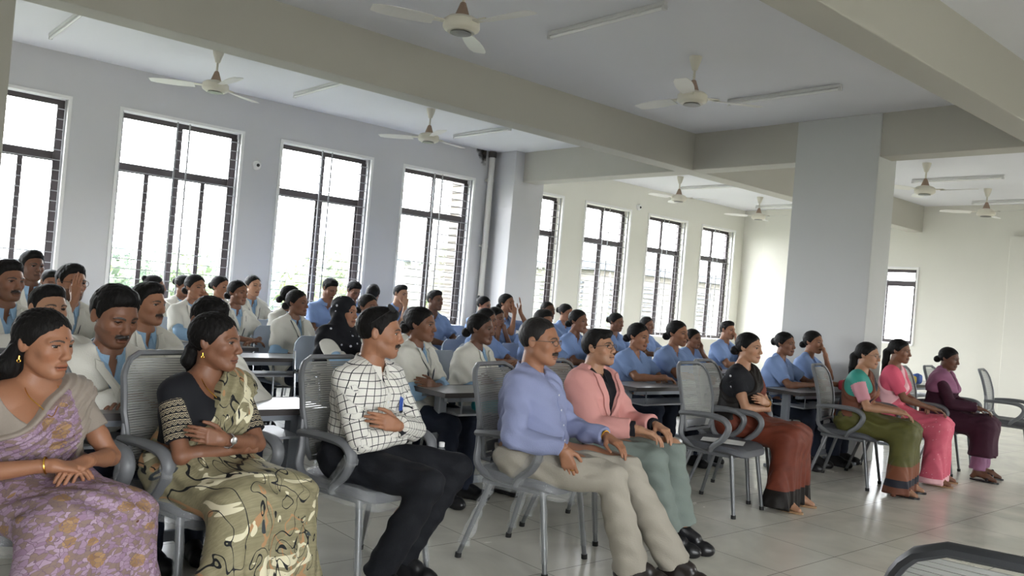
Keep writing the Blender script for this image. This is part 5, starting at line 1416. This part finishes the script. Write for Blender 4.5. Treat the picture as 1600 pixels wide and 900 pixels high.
m_plum = C_('dark_plum_dress_cloth', '3a1a2a'); m_mauve = C_('mauve_scarf_cloth', '8a5a75'); m_mauve2 = C_('mauve_trouser_cloth', '8d6480')
P = Person('person', 'woman in a dark plum dress and mauve scarf at the right end of the row', 1484, 543, 3.38, yaw=.20, hyaw=-.25, hpitch=.16, hs=.96, lean=5, sex='f', skin='d', build=1.0, arms=('lap', 'knee'))
finish(P); P.hair('lowbun'); P.top('dress', m_plum, g=.014, sleeve='long', neck='round', hem=None, hemlen=.95, fold=.004)
P.skirt(m_plum, g=.03, hem=.24, spread=.02, name='dress_skirt'); P.trousers(m_mauve2, g=.012)
P.top('scarf', m_mauve, g=.028, sleeve='none', neck='v', vdepth=.28, vw=.075, hem=.80, fold=.005); P.sandals(m_shoeb)

# ------------------------------------------------------------------ students
def student(kind, label, px, top, Y, sex='m', hair='short', skin='c', chair=None, **k):
    """kind: coat (white coat over light blue shirt) or blue (blue uniform top)"""
    k['hyaw'] = k.get('hyaw', 0)*.42-.40*max(0, (px-560)/700) if k.get('hyaw', 0) < 1.1 else k['hyaw']*.9
    face = k.pop('face', {}); lan = k.pop('lanyard', False); gl = k.pop('glasses', None); vol = k.pop('vol', 1.0); hm = k.pop('hair_mat', None); sleeve = k.pop('sleeve', None)
    P = Person('person', label, px, top, Y, sex=sex, skin=skin, group=None, **k); P.face = face
    P.make_body()
    if hair: P.hair(hair, hm, vol=vol)
    sd = int(px)
    if kind == 'coat':
        if sex == 'm':
            P.top('shirt', m_sky, g=.009, sleeve='none', neck='v', vdepth=.10, vw=.032, hem=.62, fold=.002, seed=sd, neck_r=.004)
            o = P.top('coat', m_coat, g=.014, sleeve=sleeve or 'long', neck='v', vdepth=.24, vw=.060, hem=.5, hemlen=.4, fold=.005, seed=sd, neck_r=.014)
            P.lapels(o, m_coat, .24, .060); P.collar(m_sky, g=.008)
        else:
            P.top('shirt', m_sky, g=.008, arm_g=.013, sleeve='three', neck='v', vdepth=.08, vw=.03, hem=.62, fold=.003, seed=sd, neck_r=.004)
            o = P.top('coat', m_coat, g=.015, sleeve=sleeve or 'half', neck='v', vdepth=.20, vw=.052, hem=.5, hemlen=.5, fold=.005, seed=sd, neck_r=.013)
            P.lapels(o, m_coat, .20, .052, .036); P.collar(m_sky, g=.008)
        P.trousers(m_navy, g=.013, ank=-.01); P.shoes(m_shoeb)
    else:
        P.top('uniform_top', m_scrub, g=.013, sleeve='half', neck='v', vdepth=.085, vw=.036, hem=.54, fold=.005, seed=sd, arm_g=.018, neck_r=.008)
        P.collar(m_scrub, g=.008, drop=.024, point=.014, up=.016, gap=24)
        P.trousers(m_navy, g=.013); P.shoes(m_shoeb)
    if lan: P.lanyard(m_strap)
    if gl: P.glasses(gl)
    if chair is not False:
        l = P.loc; a = P.yaw*.4; student_chair(l[0]+.03*math.sin(a), l[1]+.05, a, chair or ('chair of the '+' '.join(label.split(',')[0].split()[:13])))
    return P
YW = .12
# white coats, left block
student('coat', 'heavily built white coated student looking down at his desk', 183, 449, 4.13, yaw=.15, hyaw=.30, hpitch=.28, hs=1.18, lean=18, build=1.22, skin='c', hair='thick', arms=('desk_low', 'desk_low'), face=dict(moustache=1, stubble=.25, w=1.06, jaw=1.08, eye=.002), shoulder=1.28)
student('coat', 'white coated student half hidden behind the floral saree woman', 78, 446, 4.85, yaw=.1, hyaw=.45, hs=1.06, skin='e', hair='short', arms='desk_low', lean=10, shoulder=1.1)
student('coat', 'moustached young man in a white coat right of the heavy student', 234, 443, 5.03, yaw=.25, hyaw=.70, hs=1.06, skin='b', hair='thick', vol=.7, arms='desk_low', lean=8, face=dict(moustache=1))
student('coat', 'white coated student mostly hidden behind the olive saree woman', 330, 465, 4.24, yaw=.1, hyaw=.2, hs=1.1, hpitch=.3, skin='c', hair='thick', vol=.6, arms='desk_low', lean=16, build=1.1)
student('coat', 'moustached white coated student cut by the left edge', 14, 408, 5.88, yaw=.2, hyaw=.55, hs=1.08, skin='c', hair='thick', vol=.8, arms='desk_low', face=dict(moustache=1, stubble=.1))
student('coat', 'student whose head is highest, before the leftmost window', 52, 393, 7.3, yaw=.1, hyaw=.45, hs=1.0, skin='d', hair='thick', vol=.9, arms='desk_low')
student('coat', 'student in glasses with a hand raised before his mouth', 114, 414, 6.4, yaw=.1, hyaw=.55, hs=1.1, skin='b', hair='thick', vol=.8, arms=('desk_low', 'raised'), face=dict(stubble=.6), glasses=m_bframe, lanyard=True)
student('coat', 'student whose hair alone shows between two boys at the left', 80, 422, 8.3, yaw=.1, hyaw=.3, hs=.95, hpitch=.2, skin='c', hair='short', arms='desk_low')
# white coated girls before the second window
student('coat', 'girl with a high bun turned away under the second window', 243, 430, 8.8, sex='f', yaw=.1, hyaw=1.2, skin='c', hair='highbun', arms='desk_low')
student('coat', 'girl with a small bun looking down beside the second window', 288, 430, 9.2, sex='f', yaw=.1, hyaw=.9, hpitch=.25, skin='c', hair='bun', arms='desk_low')
student('coat', 'white coated girl with a hand to her face before the second window', 307, 429, 7.45, sex='f', yaw=.1, hyaw=.6, skin='b', hair='lowbun', arms=('mouth', 'desk_low'), lanyard=True)
student('coat', 'girl with a dark bun in front of the window pier, face half turned', 346, 431, 8.3, sex='f', yaw=.1, hyaw=.75, skin='b', hair='bun', arms='desk_low')
student('coat', 'white coated girl at the desk in front of the pale pier girl', 373, 438, 7.47, sex='f', yaw=.15, hyaw=.60, skin='c', hair='lowbun', arms='desk_low', lanyard=True)
student('coat', 'pale girl in a white coat before the pier right of the second window', 397, 430, 8.7, sex='f', yaw=.05, hyaw=.35, skin='e', hair='lowbun', arms='desk_low', lanyard=True)
student('coat', 'girl with a bun seen from behind left of the blue uniformed boy', 456, 446, 7.75, sex='f', yaw=.3, hyaw=1.2, skin='c', hair='lowbun', arms='desk_low')
student('coat', 'white coated girl sitting upright with navy trousers showing, left of the headscarf girl', 466, 453, 6.85, sex='f', yaw=.25, hyaw=.70, skin='c', hair='lowbun', arms=('lap', 'lap'), lanyard=True, build=1.05)
# the girl in the headscarf
P = student('coat', 'girl in a black dotted headscarf and white coat', 541, 465, 5.75, sex='f', yaw=.25, hyaw=.50, skin='b', hair=None, arms='desk_low', hs=1.0)
def headscarf(P):
    S = P.hs; f = Field(P.HC-V3(.26, .26, .42), P.HC+V3(.26, .24, .16), .007); R = P.HR; hp = P.head_pt
    f.el(hp(0, .018, .028), (.088*S, .108*S, .098*S), .02, 'u', R); f.rc(hp(0, .02, -.04), P.N+V3(0, -.01, -.02), .082, .100, .04)
    f.rc(P.N+V3(-.13, 0, -.05), P.N+V3(.13, 0, -.05), .085, .085, .05); f.rc(P.N+V3(-.09, -.08, -.10), P.N+V3(.09, -.08, -.14), .07, .07, .05)
    f.rc(P.N+V3(-.15, .0, -.06), P.N+V3(-.20, -.0, -.30), .07, .055, .04); f.rc(P.N+V3(.02, -.11, -.12), P.N+V3(.06, -.14, -.24), .08, .05, .04)
    f.el(hp(0, -.100, -.012), (.052*S, .070*S, .070*S), .008, 's', R)
    x, y, z = f.pts((slice(None),)*3); f.v = (f.v+.004*np.sin(60*z+30*x+3*np.sin(20*y))).astype(np.float32)
    Pt, F = f.mesh(); Pt = relax(Pt, F, 1, .3); to_obj('headscarf', Pt, F, m_hij, P.root, uv=Pt*1.0)
m_hij = dotted('black_scarf_white_motifs', '121318', 'b9bcc2', 17, .17)
headscarf(P)
student('coat', 'girl glimpsed between the headscarf and the checked shirt man', 577, 460, 6.6, sex='f', yaw=.1, hyaw=.35, skin='c', hair='lowbun', arms='desk_low')
# boys in blue before the third and fourth windows
student('blue', 'boy in a blue uniform looking down in front of the third window', 517, 432, 8.55, yaw=.05, hyaw=.30, hpitch=.40, hs=.98, skin='c', hair='thick', arms='desk_low', lean=12)
student('blue', 'boy bent forward beside the pier, only his hair and forehead showing', 554, 437, 8.75, yaw=.05, hyaw=.1, hpitch=.45, hs=.95, skin='c', hair='thick', arms='desk_low', lean=12)
student('blue', 'boy with bushy hair turned away left of the fourth window', 584, 446, 9.2, yaw=.9, hyaw=1.6, hs=1.0, skin='c', hair='thick', vol=1.3, arms='desk_low')
student('blue', 'boy in blue with both hands before his mouth by the fourth window', 627, 445, 8.6, yaw=.1, hyaw=.50, hpitch=.1, hs=.98, skin='e', hair='short', arms=('desk', 'mouth'), lean=8)
student('blue', 'boy in blue sitting straight under the right half of the fourth window', 681, 454, 7.72, yaw=.1, hyaw=.50, hs=1.0, skin='d', hair='short', arms='desk_low')
# the pair of white coated girls in the second row
student('coat', 'girl in a white coat with crossed arms right behind the checked shirt man', 660, 480, 4.68, sex='f', yaw=.35, hyaw=.60, hs=1.03, skin='c', hair='lowbun', arms=('crossed_up', 'crossed_low'), lanyard=True, lean=3)
student('coat', 'girl mostly hidden behind the crossed arms girl in white', 650, 480, 5.6, sex='f', yaw=.1, hyaw=.3, skin='c', hair='lowbun', arms='desk_low')
student('coat', 'dark skinned girl in a white coat just left of the lavender shirt man', 753, 490, 4.78, sex='f', yaw=.30, hyaw=.65, hs=1.0, skin='d', hair='lowbun', arms=('crossed_up', 'crossed_low'), lean=5, build=1.1)
# blue uniforms, middle
student('blue', 'girl in blue with a bun and face mask near the corner column', 757, 463, 8.5, sex='f', yaw=.15, hyaw=.8, hpitch=.15, skin='b', hair='highbun', arms='desk_low', lean=14)
student('blue', 'girl in blue with both hands to her face left of the lavender shirt man', 776, 480, 6.6, sex='f', yaw=.1, hyaw=.6, hpitch=.1, skin='c', hair='pony', arms=('mouth', 'chin'), lean=8)
student('blue', 'girl in blue with dark hair tied back, hidden behind the dark skinned girl', 762, 482, 6.0, sex='f', yaw=.3, hyaw=.9, skin='c', hair='bun', arms='desk_low')
student('blue', 'girl in blue drinking with raised hands in front of the fifth window', 793, 459, 7.5, sex='f', yaw=.15, hyaw=.50, hpitch=-.1, skin='b', hair='lowbun', arms=('raised', 'mouth'))
student('blue', 'student in blue right behind the older man, only the hair visible', 850, 484, 5.75, yaw=.1, hyaw=.5, hpitch=.1, skin='c', hair='short', arms='desk_low', build=1.1)
student('blue', 'student with close cropped hair in blue under the fifth window', 857, 471, 7.5, yaw=.1, hyaw=.45, skin='d', hair='shaved', arms='desk_low')
student('blue', 'girl in blue with face mask between the fifth and sixth windows', 885, 475, 7.7, sex='f', yaw=.1, hyaw=.7, hpitch=.15, skin='b', hair='bun', arms='desk_low')
student('blue', 'girl in blue with chin on her hand above the pink blazer man', 905, 484, 5.85, sex='f', yaw=.15, hyaw=.55, skin='c', hair='lowbun', arms=('chin', 'desk_low'), lean=8)
student('blue', 'girl in blue with a small bun below the sixth window', 964, 489, 6.95, sex='f', yaw=.1, hyaw=.60, hpitch=.1, skin='c', hair='bun', arms='desk_low')
student('blue', 'broad student in blue leaning on the desk right beside the pink blazer man', 999, 505, 4.90, sex='f', yaw=.15, hyaw=.45, hpitch=.1, hs=1.05, skin='b', hair='lowbun', arms=('desk_low', 'desk'), lean=12, build=1.2)
student('blue', 'girl in blue behind the two leaning on the desk, below the seventh window', 1012, 495, 7.2, sex='f', yaw=.1, hyaw=.50, skin='c', hair='lowbun', arms='desk_low')
student('blue', 'girl in blue with hands clasped on the desk left of the empty grey chair', 1060, 501, 4.86, sex='f', yaw=.15, hyaw=.50, hs=1.05, skin='b', hair='lowbun', arms=('desk', 'desk'), lean=10, build=1.15)
student('blue', 'girl with her cheek on her hand behind the girl with clasped hands', 1084, 514, 5.9, sex='f', yaw=.1, hyaw=.50, skin='c', hair='lowbun', arms=('cheek', 'desk_low'), lean=8)
student('blue', 'short haired boy in blue, fist to his mouth, below the eighth window', 1138, 502, 6.0, yaw=.1, hyaw=.45, hs=.98, skin='b', hair='short', arms=('mouth', 'desk_low'), lean=6)
student('blue', 'girl in blue leaning forward on the desk in front of the big column', 1228, 519, 4.35, sex='f', yaw=.20, hyaw=.45, skin='c', hair='bun', arms=('desk', 'desk_low'), lean=10)
student('blue', 'girl in blue with a fist at her mouth against the big column', 1272, 517, 4.35, sex='f', yaw=.20, hyaw=.40, skin='b', hair='lowbun', arms=('mouth', 'desk_low'), lean=8)
